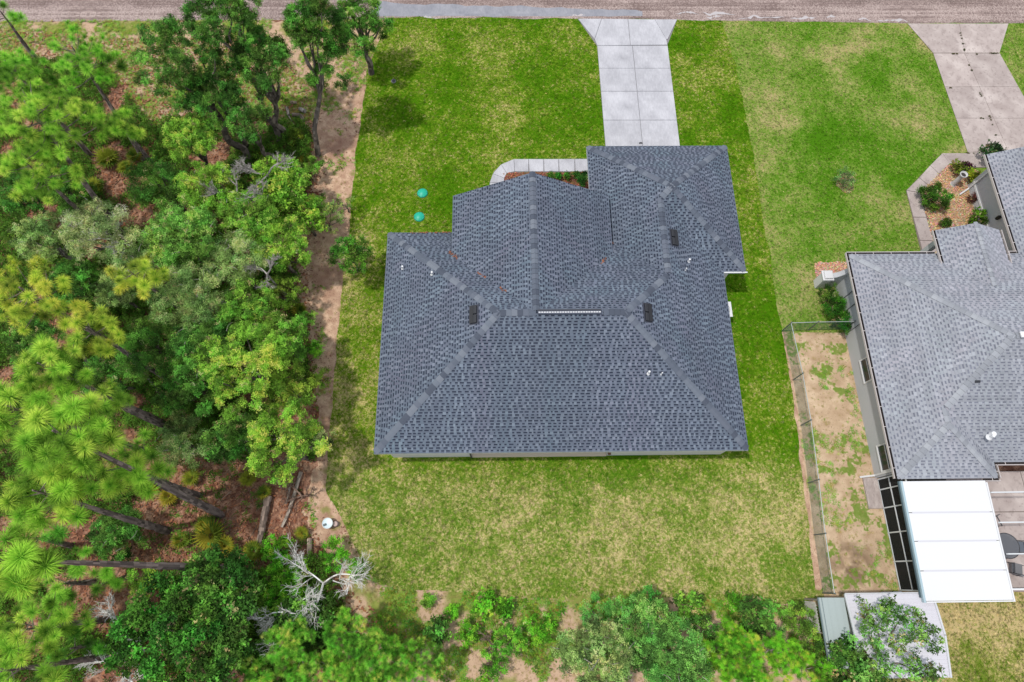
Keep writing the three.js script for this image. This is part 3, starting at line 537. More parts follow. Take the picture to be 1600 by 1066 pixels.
  mesh('wing_wall', (() => { const s = new THREE.Shape([[18.3, 0], ...cv, [19.02, 0]].map((q) => new THREE.Vector2(...q))), g = new THREE.ExtrudeGeometry(s, { depth: 0.26, bevelEnabled: true, bevelSize: 0.015, bevelThickness: 0.015, bevelSegments: 1 }); g.translate(0, 0, -15.63); return g; })(), wm, H);
  const pier = mesh('pier', [rbox(18.06, 0.55, -15.5, 0.5, 1.12, 0.5, 0.02), rbox(18.06, 1.14, -15.5, 0.62, 0.1, 0.62, 0.03), rbox(18.06, 1.24, -15.5, 0.46, 0.12, 0.46, 0.04)], trim, H);
  const spout = (pts) => mesh('downspout', pts.slice(1).map((q, i) => bar(pts[i], q, 0.09, 0.07)), trim, H);
  spout([V(18.5, 2.45, -4.62), V(18.94, 2.2, -4.62), V(18.94, 0.2, -4.62), V(18.2, 0.1, -4.55)]);
  spout([V(27.78, 2.45, -21.8), V(28.33, 2.2, -21.8), V(28.33, 0.15, -21.8), V(27.7, 0.1, -21.4)]);
  for (const z of [-14.35, -13.6, -12.4]) mesh('wall_pipe', bar(V(18.985, 0.1, z), V(18.985, 2.4, z), 0.03, 0.05), std([120, 124, 128], 0.6), H);
  mesh('wall_band', box(28.385, 0.55, -19.2, 0.03, 0.12, 5.6), trim, H);
  mesh('wall_lamp', [box(28.3, 1.55, -18.9, 0.14, 0.28, 0.14), box(28.36, 1.62, -18.9, 0.06, 0.08, 0.08)], std([24, 24, 26], 0.5), H);
}

// ---------------------------------------------------------------- screened room, patio enclosure, shed
reseed(22);
const alu = std([222, 226, 230], 0.45), screenMat = new THREE.MeshStandardMaterial({ color: col([22, 26, 28]), roughness: 0.8, transparent: true, opacity: 0.8, side: THREE.DoubleSide });
{
  const S = thing('screened_room', 'screened room with white flat panel roof attached behind the grey house', 'screened room');
  const x0 = 18.78, x1 = 22.72, z0 = -4.0, z1 = 1.28, roofY = (z) => 2.62 - (z - z0) * 0.04, panel = new THREE.MeshStandardMaterial({ color: new THREE.Color(0.66, 0.67, 0.69), roughness: 0.4 });
  const seams = [z0, -3.55, -2.55, -1.28, 0.0, z1].map((z) => z); seams.splice(1, 1);
  for (let i = 0; i + 1 < seams.length; i++) { const a = seams[i] + 0.012, b = seams[i + 1] - 0.012, g = rbox(0, 0, 0, x1 - x0, 0.08, b - a, 0.015); g.rotateX(0.04); mesh('roof_panel', (g.translate((x0 + x1) / 2, roofY((a + b) / 2), (a + b) / 2), g), panel, S); }
  mesh('panel_seam', seams.slice(1, -1).map((z) => box((x0 + x1) / 2, roofY(z) + 0.046, z, x1 - x0 - 0.3, 0.014, 0.07)), std([214, 214, 222], 0.6), S, true);
  mesh('roof_edge', [bar(V(x0 - 0.05, roofY(z0) - 0.05, z0), V(x0 - 0.05, roofY(z1) - 0.05, z1 + 0.05), 0.1, 0.16)], std([176, 200, 210], 0.4), S);
  mesh('roof_edge', [bar(V(x0 - 0.13, roofY(z0) - 0.12, z0), V(x0 - 0.13, roofY(z1) - 0.12, z1 - 0.15), 0.06, 0.05)], std([70, 90, 98], 0.5), S);
  mesh('roof_edge', [bar(V(x1 + 0.03, roofY(z0), z0 + 0.1), V(x1 + 0.03, roofY(z1), z1 + 0.02), 0.06, 0.13), bar(V(x0, roofY(z1), z1 + 0.03), V(x1 + 0.06, roofY(z1), z1 + 0.03), 0.05, 0.13)], panel, S);
  mesh('floor', prism([[19.2, -4.45], [22.6, -4.45], [22.6, 0.82], [19.2, 0.82]], 0, 0.09), std([92, 88, 86], 0.9), S);
  const wx = 19.12, zs = [-4.42, -3.9, -3.0, -1.8, -0.45, 0.86], top = 2.4;
  for (const z of zs) mesh('post', box(wx, top / 2, z, 0.06, top, 0.06), alu, S);
  for (let i = 0; i + 1 < zs.length; i++) {
    const a = zs[i] + 0.032, b = zs[i + 1] - 0.032, m = (a + b) / 2;
    for (const y of [0.06, 1.05, top - 0.03]) mesh('rail', box(wx, y, m, 0.055, 0.055, b - a), alu, S);
    for (const [ya, yb] of [[0.09, 1.02], [1.08, top - 0.06]]) mesh('screen', box(wx + 0.005, (ya + yb) / 2, m, 0.006, yb - ya, b - a), screenMat, S);
  }
  for (const x of [19.95, 20.9, 21.8, 22.62]) mesh('post', box(x, top / 2, 0.86, 0.06, top, 0.06), alu, S);
  mesh('screen', box(20.9, 1.25, 0.865, 3.3, 2.2, 0.006), screenMat, S); mesh('rail', box(20.87, 1.05, 0.86, 3.4, 0.05, 0.05), alu, S);
  mesh('rail', box(20.87, 0.06, 0.86, 3.4, 0.08, 0.05), alu, S);
  mesh('downspout', [bar(V(18.72, 0.12, 0.98), V(19.1, 0.12, 0.98), 0.12, 0.1), bar(V(18.15, 0.1, 0.98), V(18.75, 0.1, 0.98), 0.1, 0.08)], alu, S);
  const step = tag(mesh('step_slab', rbox(18.72, 0.05, -3.75, 0.72, 0.14, 1.55, 0.02), oldConc[0]), 'stained concrete step slab outside the screened room', 'step');
  // chair standing inside
  const ch = thing('patio_chair', 'dark chair standing inside the screened room', 'chair', [20.0, 0.09, -1.2], 0.4), dm = std([30, 32, 36], 0.6);
  chairParts(ch, dm, dm);
}
function chairParts(ch, frame, sling) {
  mesh('seat', (() => { const g = rbox(0, 0.42, 0, 0.5, 0.04, 0.5, 0.015); return g; })(), sling, ch);
  mesh('backrest', (() => { const g = rbox(0, 0, 0, 0.5, 0.55, 0.04, 0.015); g.rotateX(-0.25); g.translate(0, 0.72, -0.3); return g; })(), sling, ch);
  for (const x of [-0.25, 0.25]) { for (const z of [-0.24, 0.24]) mesh('leg', rod(V(x, 0.42, z * 0.9), V(x * 1.08, 0, z * 1.15), 0.016), frame, ch); mesh('armrest', [bar(V(x * 1.1, 0.64, -0.28), V(x * 1.1, 0.64, 0.22), 0.05, 0.025), rod(V(x * 1.1, 0.63, 0.2), V(x * 1.05, 0.42, 0.2), 0.014)], frame, ch); }
}
{
  const E = thing('patio_enclosure', 'white framed screen enclosure over the concrete patio', 'screen enclosure');
  for (const [z, y] of [[-3.42, 2.7], [-2.06, 2.7], [-0.68, 2.7]]) mesh('beam', bar(V(22.8, y, z), V(31, y + 0.25, z), 0.055, 0.12), alu, E);
  for (const z of [-4.2, -2.06, -0.68, 0.86]) mesh('post', box(31, 1.4, z, 0.06, 2.8, 0.06), alu, E);
  mesh('beam', bar(V(31, 2.75, -4.4), V(31, 2.75, 0.86), 0.06, 0.1), alu, E);
  for (const x of [22.8, 24.9, 27, 29, 31]) mesh('post', box(x, 0.5, 0.86, 0.06, 1.0, 0.06), alu, E);
  mesh('rail', box(26.9, 0.95, 0.86, 8.2, 0.06, 0.07), pvc, E); mesh('rail', box(26.9, 0.06, 0.86, 8.2, 0.08, 0.05), alu, E);
  mesh('screen', box(26.9, 0.5, 0.865, 8.1, 0.8, 0.005), new THREE.MeshStandardMaterial({ color: col([50, 58, 62]), transparent: true, opacity: 0.5, roughness: 0.8 }), E);
  const P = struct('patio', sheet([[22.62, -4.8], [31, -4.8], [31, 1.0], [22.62, 1.0]], 0.01, 0, 0, 4, 4), jointOld, 'weathered concrete patio beside the white roofed screened room', 'patio');
  const xs = [22.62, 24.55, 26.6, 28.8, 31], zs = [-4.8, -2.75, -1.0, 1.0], q = [];
  for (let i = 0; i < 4; i++) for (let j = 0; j < 3; j++) q.push([[xs[i], zs[j]], [xs[i + 1], zs[j]], [xs[i + 1], zs[j + 1]], [xs[i], zs[j + 1]]]);
  slabs(P, q, 0.015, 0.07, oldConc, 0.018);
  const t = thing('patio_table', 'round dark glass patio table on the concrete patio', 'table', [24.35, 0.07, -1.1]);
  mesh('tabletop', cyl(0, 0.70, 0, 0.58, 0.58, 0.012, 40), new THREE.MeshStandardMaterial({ color: col([110, 112, 118]), roughness: 0.15, transparent: true, opacity: 0.75 }), t);
  mesh('rim', (() => { const g = new THREE.TorusGeometry(0.59, 0.02, 8, 48); g.rotateX(Math.PI / 2); g.translate(0, 0.71, 0); return g; })(), std([60, 60, 66], 0.5), t);
  for (let i = 0; i < 4; i++) { const a = i * Math.PI / 2 + 0.5; mesh('leg', [rod(V(Math.cos(a) * 0.5, 0.69, Math.sin(a) * 0.5), V(Math.cos(a) * 0.2, 0.36, Math.sin(a) * 0.2), 0.018), rod(V(Math.cos(a) * 0.2, 0.36, Math.sin(a) * 0.2), V(Math.cos(a) * 0.52, 0, Math.sin(a) * 0.52), 0.018)], std([60, 60, 66], 0.5), t); }
  const fr = std([86, 84, 84], 0.5), sl = std([112, 108, 108], 0.9);
  const c1 = thing('patio_chair', 'grey sling chair on the patio pushed back toward the house wall', 'chair', [24.1, 0.07, -2.15], 0.3); chairParts(c1, fr, sl);
  const c2 = thing('patio_chair', 'blue grey sling chair beside the round glass table', 'chair', [25.15, 0.07, -1.05], -1.65); chairParts(c2, fr, std([104, 112, 124], 0.9));
  const c3 = thing('patio_chair', 'dark framed chair at the patio edge beside the lawn', 'chair', [24.75, 0.07, -0.05], 2.9); chairParts(c3, std([60, 60, 64], 0.5), std([120, 120, 124], 0.9));
}
{
  const S = thing('shed', 'small shed with pale ribbed metal roof partly under a tree', 'shed');
  const wm = std([190, 196, 200], 0.8), metal = std([218, 216, 225], 0.5);
  // pitched roof: ridge across the middle, ribs running down the slope
  const x0 = 15.2, x1 = 18.66, x2 = 19.38, z0 = 0.95, zr = 2.65, z1 = 4.35, yE = 2.2, yR = 2.45;
  mesh('wall', prism([[15.5, 1.2], [19.0, 1.2], [19.0, 4.1], [15.5, 4.1]], -0.05, 2.1), wm, S);
  const rp = (za, ya, zb, yb) => { const L = Math.hypot(zb - za, yb - ya), g = [box(0, 0, 0, 3.9, 0.03, L)]; const n = Math.abs(zb - za) > 1 ? 11 : 3; for (let i = 0; i < n; i++) g.push(box(0, 0.022, (i + 0.5) / n * L - L / 2, 3.9, 0.018, 0.035)); const m = merge(g); m.rotateX(-Math.atan2(yb - ya, zb - za)); m.translate(17.28, (ya + yb) / 2, (za + zb) / 2); return m; };
  mesh('roof', rp(z0, yE, zr - 0.004, yR), metal, S); mesh('roof', rp(zr + 0.004, yR, z1, yE), metal, S);
  mesh('roof_trim', [bar(V(15.3, yE + 0.02, z0), V(15.3, yR + 0.02, zr - 0.01), 0.08, 0.09), bar(V(15.3, yR + 0.02, zr + 0.01), V(15.3, yE + 0.02, z1), 0.08, 0.09), bar(V(19.26, yE + 0.02, z0), V(19.26, yR + 0.02, zr - 0.01), 0.08, 0.09), bar(V(19.26, yR + 0.02, zr + 0.01), V(19.26, yE + 0.02, z1), 0.08, 0.09), bar(V(15.3, yE + 0.01, z0 - 0.03), V(19.2, yE + 0.01, z0 - 0.03), 0.04, 0.08)], std([214, 216, 222], 0.5), S);
  // lean-to on its side
  const lean = merge([...Array.from({ length: 4 }, (_, i) => box(-0.4 + i * 0.27, 0.02, 0, 0.03, 0.014, 2.9)), box(0, 0, 0, 1.1, 0.02, 2.9)]); lean.rotateZ(0.42); lean.translate(14.86, 1.72, 2.55);
  mesh('lean_to_roof', lean, std([150, 166, 168], 0.5), S);
  mesh('lean_to_edge', [bar(V(14.36, 1.53, 1.1), V(14.36, 1.53, 4.0), 0.06, 0.07), bar(V(14.5, 1.57, 1.1), V(14.5, 1.57, 4.0), 0.025, 0.05)], std([120, 136, 140], 0.6), S);
  for (const z of [1.2, 2.6, 3.9]) mesh('post', box(14.42, 0.75, z, 0.08, 1.5, 0.08), std([150, 140, 130], 0.9), S);
  const lt = []; for (let i = -8; i < 18; i++) for (const s of [-1, 1]) { const z = 1.3 + i * 0.13; let a = [z, 0.15], b = [z + 1.2 * s, 1.35]; const lo = 1.3, hi = 2.6; const cut = (p, q) => { if (p[0] < lo || p[0] > hi) { const e = p[0] < lo ? lo : hi, t = (e - p[0]) / (q[0] - p[0]); return t >= 0 && t <= 1 ? [e, lerp(p[1], q[1], t)] : null; } return p; }; a = cut(a, b); if (!a) continue; b = cut(b, a); if (!b || Math.hypot(a[0] - b[0], a[1] - b[1]) < 0.05) continue; lt.push(bar(V(14.3 + s * 0.008, a[1], a[0]), V(14.3 + s * 0.008, b[1], b[0]), 0.012, 0.035)); }
  mesh('lattice', lt, std([226, 222, 218], 0.8), S, true);
}

// ---------------------------------------------------------------- chain link fence
reseed(23);
{
  const F = thing('chain_link_fence', 'grey chain link fence around the bare sandy run beside the grey house', 'fence'), st = std([120, 128, 130], 0.45, { metalness: 0.4 }), rail = std([186, 194, 194], 0.4, { metalness: 0.3 }), wire = std([92, 128, 112], 0.6);
  const line = [[19.0, -12.72], [17.0, -12.7], [15.52, -12.66], [15.66, -9.8], [15.66, -7.3], [15.52, -4.3], [15.38, -1.75], [15.32, 0.95]].map(([x, z]) => V(x, 0, z)), h = 1.2;
  for (const p of line) { mesh('post', cyl(p.x, 0, p.z, 0.03, 0.03, h + 0.06, 10), st, F); mesh('post_cap', new THREE.SphereGeometry(0.04, 10, 8).translate(p.x, h + 0.07, p.z), st, F); }
  const w = [];
  for (let i = 0; i + 1 < line.length; i++) {
    const a = line[i], b = line[i + 1], L = a.distanceTo(b), d = b.clone().sub(a).divideScalar(L), P = (s, y) => V(a.x + d.x * s, y, a.z + d.z * s);
    mesh('top_rail', rod(P(0, h), P(L, h), 0.021, 8), rail, F);
    for (let s = -h; s < L; s += 0.065) for (const g of [0, 1]) { let s0 = Math.max(0, s), s1 = Math.min(L, s + h - 0.02); if (s1 - s0 < 0.03) continue; const y = (q) => g ? q - s + 0.02 : h - (q - s); w.push(rod(P(s0, y(s0)), P(s1, y(s1)), 0.0028, 3)); }
  }
  mesh('wire_mesh', w, wire, F, true);
}

// ---------------------------------------------------------------- small things on the ground
reseed(24);
function lid(px, py, label) {
  const p = at(px, py, 0), t = thing('septic_lid', label, 'septic lid', [p.x, 0, p.z], 0, 'septic tank lids in the lawn'), teal = std([26, 190, 158], 0.45);
  mesh('cover', (() => { const g = new THREE.LatheGeometry([[0.001, 0.16], [0.1, 0.15], [0.2, 0.115], [0.25, 0.075], [0.285, 0.07], [0.3, 0.05], [0.31, 0.0]].map((q) => new THREE.Vector2(...q)), 40); return g; })(), teal, t);
  mesh('rib', Array.from({ length: 8 }, (_, i) => { const g = rbox(0.16, 0.16, 0, 0.2, 0.03, 0.022, 0.006); g.rotateZ(-0.3); g.rotateY(i * Math.PI / 4); return g; }), teal, t, true);
  mesh('riser', cyl(0, -0.03, 0, 0.33, 0.33, 0.04, 36), std([20, 120, 104], 0.6), t);
}
lid(660, 302, 'teal septic lid in the front lawn, the one farther from the dark roof eave'); lid(655, 339, 'teal septic lid in the front lawn just off the dark roof eave');
{
  const p = at(615, 127, 0), t = thing('meter_cover', 'small round dark grey utility cover in the lawn near the oak trunk', 'utility cover', [p.x, 0, p.z]);
  mesh('ring', cyl(0, -0.02, 0, 0.16, 0.15, 0.07, 28), std([150, 150, 152], 0.7), t); mesh('cover', cyl(0.01, 0.05, 0, 0.115, 0.115, 0.012, 28), std([58, 58, 70], 0.5), t);
}
{
  const p = at(512, 818, 0.3), t = thing('plastic_pail', 'white plastic pail with dark handle grip lying on the bare ground near the back lawn', 'pail', [p.x, 0, p.z], 0.4), w = std([212, 232, 240], 0.4);
  mesh('pail', (() => { const g = new THREE.LatheGeometry([[0.001, 0.0], [0.2, 0.0], [0.24, 0.34], [0.265, 0.35], [0.265, 0.38], [0.24, 0.385], [0.22, 0.36], [0.001, 0.355]].map((q) => new THREE.Vector2(...q)), 36); return g; })(), w, t);
  mesh('lid_grip', (() => { const g = rbox(-0.14, 0.38, 0.02, 0.16, 0.05, 0.1, 0.02); return g; })(), std([66, 84, 88], 0.5), t);
  mesh('rim', (() => { const g = new THREE.TorusGeometry(0.25, 0.014, 8, 36); g.rotateX(Math.PI / 2); g.translate(0, 0.385, 0); return g; })(), std([240, 244, 246], 0.4), t);
  const s = thing('stump', 'short pale stump lying beside the white pail', 'stump', [p.x + 0.34, 0, p.z + 0.02]);
  mesh('log', (() => { const g = cyl(0, 0, 0, 0.15, 0.13, 0.22, 12); return g; })(), std([170, 150, 150], 1), s); mesh('cut_face', cyl(0, 0.221, 0, 0.11, 0.11, 0.004, 12), std([206, 180, 172], 1), s);
}
{
  const t = thing('air_conditioner', 'white rounded outdoor air conditioner unit half under the eave of the dark roof', 'air conditioner', [12.1, 0, -13.62]), w = std([232, 234, 236], 0.5);
  mesh('pad', rbox(0.05, 0.05, 0, 1.05, 0.1, 1.05, 0.03), std([196, 194, 190], 0.9), t);
  mesh('casing', rbox(0, 0.5, 0, 0.82, 0.78, 0.86, 0.12), w, t);
  mesh('fan_grille', Array.from({ length: 5 }, (_, i) => { const g = new THREE.TorusGeometry(0.08 + i * 0.06, 0.008, 6, 28); g.rotateX(Math.PI / 2); g.translate(0, 0.9, 0); return g; }), darkMetal, t, true);
  mesh('top_panel', rbox(0, 0.885, 0, 0.86, 0.03, 0.9, 0.012), w, t);
}
{
  const p = at(1001, 224, 0.05), t = thing('door_stop', 'small dark doorstop block on the clean driveway at the dark roof edge', 'block', [p.x, 0.06, p.z]); mesh('base', rbox(0, 0.03, 0, 0.2, 0.06, 0.09, 0.02), std([88, 88, 94], 0.7), t); mesh('ring', new THREE.TorusGeometry(0.035, 0.01, 6, 14).translate(0, 0.075, 0), darkMetal, t);
}
{
  const p = at(1489, 288, 0), t = thing('garden_pedestal', 'tall white round pedestal planter standing in the wood chip bed', 'planter', [p.x, 0, p.z]), w = std([206, 206, 208], 0.6);
  mesh('column', (() => { const g = new THREE.LatheGeometry([[0.001, 0], [0.19, 0], [0.19, 0.06], [0.13, 0.1], [0.14, 0.85], [0.2, 0.95], [0.23, 1.0], [0.23, 1.05], [0.19, 1.06], [0.175, 0.98], [0.001, 0.96]].map((q) => new THREE.Vector2(...q)), 32); return g; })(), w, t);
  mesh('soil', cyl(0, 0.965, 0, 0.172, 0.172, 0.012, 28), std([62, 58, 56], 1), t);
}

// ---------------------------------------------------------------- garden beds
const chipGeo = new THREE.BoxGeometry(0.1, 0.02, 0.045), chipMat = matte({});
function chips(poly, n, label, cols, size = 1) {
  const b = bounds(poly), L = [];
  for (let i = 0; i < n; i++) { const x = rr(b[0], b[1]), z = rr(b[2], b[3]); if (!inside(x, z, poly)) continue; L.push([M4(x, rr(0.01, 0.05), z, size * rr(0.5, 1.3), new THREE.Quaternion().setFromEuler(new THREE.Euler(rr(-0.5, 0.5), rr(0, 6.3), rr(-0.5, 0.5)))), lin(mix3(cols[0], cols[1], R()).map((v) => v * rr(0.8, 1.1)))]); }
  tag(instanced('wood_chips', chipGeo, chipMat, L), label, 'wood chips', null, 'stuff');
}
reseed(25);
const bed1 = [[1484, 257], [1510, 258], [1532, 270], [1545, 350], [1530, 400], [1462, 400], [1438, 303], [1460, 275]].map((q) => xz(...q)), bed2 = ragged([[1273, 412], [1330, 410], [1334, 440], [1278, 440]], 0.04), bed3 = ragged([[786, 270], [935, 269], [935, 310], [786, 300], [788, 285]], 0.02), bed4 = ragged([[1308, 278], [1318, 270], [1332, 274], [1334, 288], [1328, 302], [1316, 298], [1306, 290]], 0.1);
const bedMat = std([186, 148, 116], 1);
struct('garden_bed', sheet(bed1, 0.004, 0, 0, 1, 1), bedMat, 'wood chip garden bed in front of the grey house garage wall', 'garden bed');
struct('garden_bed', sheet(bed2, 0.004, 0, 0, 1, 1), bedMat, 'small square wood chip bed beside the curved wing wall', 'garden bed');
struct('garden_bed', sheet(bed3, 0.012, 0, 0, 1, 1), std([130, 84, 66], 1), 'red mulch bed between the front walk and the dark roof', 'garden bed');
struct('garden_bed', sheet(bed4, 0.002, 0, 0, 1, 1), std([150, 128, 98], 1), 'bare ring of soil around the lone lawn shrub', 'garden bed');
chips(bed1, 5200, 'tan wood chips covering the bed in front of the garage wall', [[240, 212, 176], [208, 166, 126]]);
chips(bed2, 1500, 'tan wood chips covering the small square bed', [[240, 208, 178], [210, 160, 130]]);
chips(bed3, 2600, 'red mulch chips between the front walk and the dark roof', [[200, 140, 112], [146, 92, 74]], 0.9);
chips(bed4, 500, 'pale chips around the lone lawn shrub', [[206, 186, 140], [120, 150, 70]], 0.8);

// ---------------------------------------------------------------- vegetation: building blocks
const leafMat = new THREE.MeshPhysicalMaterial({ color: 0xffffff, roughness: 0.85, specularIntensity: 0.15, transmission: 0.42, thickness: 0, side: THREE.DoubleSide });
const needleMat = new THREE.MeshPhysicalMaterial({ vertexColors: true, color: 0xffffff, roughness: 0.8, specularIntensity: 0.15, transmission: 0.35, thickness: 0, side: THREE.DoubleSide });
// a spray of small leaves, each a folded diamond
function sprayGeo(n, rad, len, wid, flat = 0.6) {
  const T = new Tri(), W = [1, 1, 1];
  for (let i = 0; i < n; i++) {
    const p = V(rr(-1, 1), rr(-1, 1) * 0.6, rr(-1, 1)); if (p.length() > 1) { i--; continue; } p.multiplyScalar(rad);
    const nn = V(rr(-1, 1), rr(0.2, 1.4), rr(-1, 1)).lerp(V(0, 1, 0), flat * R()).normalize(), d = V(rr(-1, 1), rr(-0.4, 0.4), rr(-1, 1)); d.addScaledVector(nn, -d.dot(nn)).normalize();
    const s = nn.clone().cross(d), l = len * rr(0.7, 1.3), w = wid * rr(0.7, 1.3), a = p, b = p.clone().addScaledVector(d, l * 0.5).addScaledVector(s, w / 2).addScaledVector(nn, w * 0.18), c = p.clone().addScaledVector(d, l), e = p.clone().addScaledVector(d, l * 0.5).addScaledVector(s, -w / 2).addScaledVector(nn, w * 0.18);
    T.tri(a, b, c, null, W); T.tri(a, c, e, null, W);
  }
  const g = T.geo(); g.deleteAttribute('color'); return g;
}
reseed(40);
const SPRAY = { oak: sprayGeo(16, 0.17, 0.085, 0.05), broad: sprayGeo(12, 0.17, 0.13, 0.075), fine: sprayGeo(22, 0.16, 0.06, 0.032) };
// soft young pine: short needles bunched like a brush
SPRAY.soft = (() => { const T = new Tri(), W = [1, 1, 1]; for (let i = 0; i < 54; i++) { const a = rr(0, 6.28), up = rr(-0.1, 1), d = V(Math.cos(a) * Math.sqrt(1 - up * up * 0.9), up, Math.sin(a) * Math.sqrt(1 - up * up * 0.9)).normalize(), o = V(rr(-0.05, 0.05), rr(-0.08, 0.1), rr(-0.05, 0.05)), s = d.clone().cross(V(rr(-1, 1), rr(-1, 1), rr(-1, 1))).normalize().multiplyScalar(0.007), t = o.clone().addScaledVector(d, rr(0.12, 0.2)); T.tri(o.clone().sub(s), o.clone().add(s), t, null, W); } const g = T.geo(); g.deleteAttribute('color'); return g; })();
// a tapered, slightly lumpy limb through points
function limb(pts, r0, r1, tone, sides = 7, lump = 0.12) {
  const cv = new THREE.CatmullRomCurve3(pts), L = cv.getLength(), n = Math.max(4, Math.min(40, Math.round(L / 0.22))), T = new Tri(), rings = [];
  let x = V(1, 0, 0.3).normalize();
  for (let i = 0; i <= n; i++) {
    const t = i / n, c = cv.getPoint(t), d = cv.getTangent(t); x.addScaledVector(d, -x.dot(d)).normalize(); const y = d.clone().cross(x), r = lerp(r0, r1, t), q = [];
    for (let k = 0; k < sides; k++) { const a = k / sides * 6.2832, m = r * (1 + rr(-lump, lump)); q.push(c.clone().addScaledVector(x, Math.cos(a) * m).addScaledVector(y, Math.sin(a) * m)); }
    rings.push(q);
  }
  for (let i = 0; i < n; i++) for (let k = 0; k < sides; k++) { const j = (k + 1) % sides, kk = rr(0.68, 1.2), c = lin(tone.map((v) => v * kk)); T.quad(rings[i][k], rings[i + 1][k], rings[i + 1][j], rings[i][j], null, c); }
  const q = rings[n], c = cv.getPoint(1); for (let k = 0; k < sides; k++) T.tri(q[k], c, q[(k + 1) % sides], null, lin(tone));
  const q0 = rings[0], c0 = cv.getPoint(0); for (let k = 0; k < sides; k++) T.tri(q0[(k + 1) % sides], c0, q0[k], null, lin(tone));
  return T.geo();
}
const barkMat = matte({ vertexColors: true, side: THREE.DoubleSide });
const bend = (a, b, k, n = 4) => { const o = []; for (let i = 0; i <= n; i++) { const t = i / n, p = a.clone().lerp(b, t), w = Math.sin(t * Math.PI) * k; o.push(p.add(V(rr(-1, 1) * w, rr(-0.3, 0.8) * w, rr(-1, 1) * w))); } return o; };
const COL = { dark: [100, 146, 62], mid: [130, 180, 68], bright: [156, 210, 76], grey: [160, 194, 112], pale: [186, 214, 136], lime: [168, 222, 56], olive: [144, 180, 68], fresh: [122, 198, 54], shade: [96, 142, 58] };
const BARK = { oak: [128, 118, 110], pale: [164, 158, 150], pine: [142, 128, 124], dark: [76, 70, 68] };
// a broadleaf tree or shrub; the crown sits at photograph pixel (px, py), its middle h above the ground
function leafy(o, label, category = 'tree', name = 'oak_tree', group) {
  const c = at(o.px, o.py, o.h), scale = (EYE.y - o.h) / FOCAL * 1.03, Rm = o.R * scale * (o.k ?? 0.98), Ry = o.ry ?? Math.min(o.h * 0.75, Rm * 0.75);
  const b = o.base ? at(...o.base, 0) : V(c.x + rr(-0.15, 0.15) * Rm, 0, c.z + rr(-0.15, 0.15) * Rm);
  const t = thing(name, label, category, [b.x, 0, b.z], 0, group), C = c.clone().sub(b), bark = BARK[o.bark ?? 'oak'], list = [];
  const nc = o.n ?? Math.round(clamp(Rm * Rm * 24 + 4, 8, 110)), clumps = [];
  for (let i = 0; i < nc; i++) {
    const a = i * 2.39996 + rr(-0.35, 0.35), q = Math.sqrt((i + 0.5) / nc), top = Math.sqrt(Math.max(0, 1 - q * q * 0.92));
    const w = 0.62 + 0.72 * fbm(Math.cos(a) * 1.7 + b.x * 3, Math.sin(a) * 1.7 + b.z * 3, 3), y = R() < 0.72 ? top * rr(0.45, 1) : rr(-0.7, 0.3) * top;
    clumps.push([V(C.x + Math.cos(a) * q * Rm * w, Math.max(0.12, C.y + y * Ry), C.z + Math.sin(a) * q * Rm * w), rr(0.17, 0.36) * clamp(Rm * 0.8, 0.5, 1.1)]);
  }
  for (const e of o.extra ?? []) { const p = at(...e).sub(b); clumps.push([p, e[3] ?? 0.4]); }
  const base = COL[o.c] ?? o.c, den = o.d ?? 1, g = SPRAY[o.leaf ?? 'oak'], ls = o.ls ?? 1;
  for (const [p, r] of clumps) {
    const tone = rr(0.72, 1.28), warm = rr(-14, 9), n = Math.round(den * 330 * r * r * rr(0.7, 1.25) + 3);
    for (let i = 0; i < n; i++) {
      const d = V(rr(-1, 1), rr(-1, 1), rr(-1, 1)); if (d.length() > 1) { i--; continue; } const k = d.length(); d.multiplyScalar(r * (0.55 + 0.45 * k) * 1.15);
      const m = 1.06 * tone * rr(0.62, 1.42), dry = R() < 0.05, bc = dry ? [170, 156, 110] : base;
      list.push([M4(p.x + d.x, Math.max(0.03, p.y + d.y * 0.75), p.z + d.z, rr(0.6, 1.1) * ls, new THREE.Quaternion().setFromEuler(new THREE.Euler(rr(-0.7, 0.7), rr(0, 6.28), rr(-0.7, 0.7)))), lin([(bc[0] + warm) * m, bc[1] * m, bc[2] * m])]);
    }
  }
  const crown = instanced('crown', g, leafMat, list, t);
  const tr = o.tr ?? clamp(0.035 * o.h + 0.02, 0.04, 0.3), fork = V(C.x * 0.55, C.y * (o.fork ?? 0.5), C.z * 0.55);
  const tb = bend(V(0, -0.1, 0), fork, 0.05 * o.h); tb[0] = V(0, -0.1, 0); mesh('trunk', limb(tb, tr, tr * 0.7, bark), barkMat, t);
  const nl = o.limbs ?? Math.min(9, Math.max(4, Math.round(nc / 5)));
  for (let i = 0; i < nl; i++) { const e = clumps[Math.floor((i + 0.3) / nl * clumps.length)][0], k = bend(fork, e, 0.07 * e.distanceTo(fork)); k[0] = fork.clone(); mesh('limb', limb(k, tr * rr(0.45, 0.65), 0.012, bark, 5), barkMat, t); }
  if (o.twigs) { const T = []; for (let i = 0; i < o.twigs; i++) { const e = clumps[Math.floor(R() * clumps.length)]; const s = e[0].clone().add(V(rr(-1, 1), rr(0, 0.6), rr(-1, 1)).multiplyScalar(e[1])), f = s.clone().add(V(rr(-1, 1), rr(0.0, 0.6), rr(-1, 1)).multiplyScalar(e[1] * 1.4)); T.push(limb([s, s.clone().lerp(f, 0.5).add(V(rr(-0.06, 0.06), 0.03, rr(-0.06, 0.06))), f], 0.018, 0.006, BARK.pale, 4)); } mesh('twig', T, barkMat, t, true); }
  return t;
}
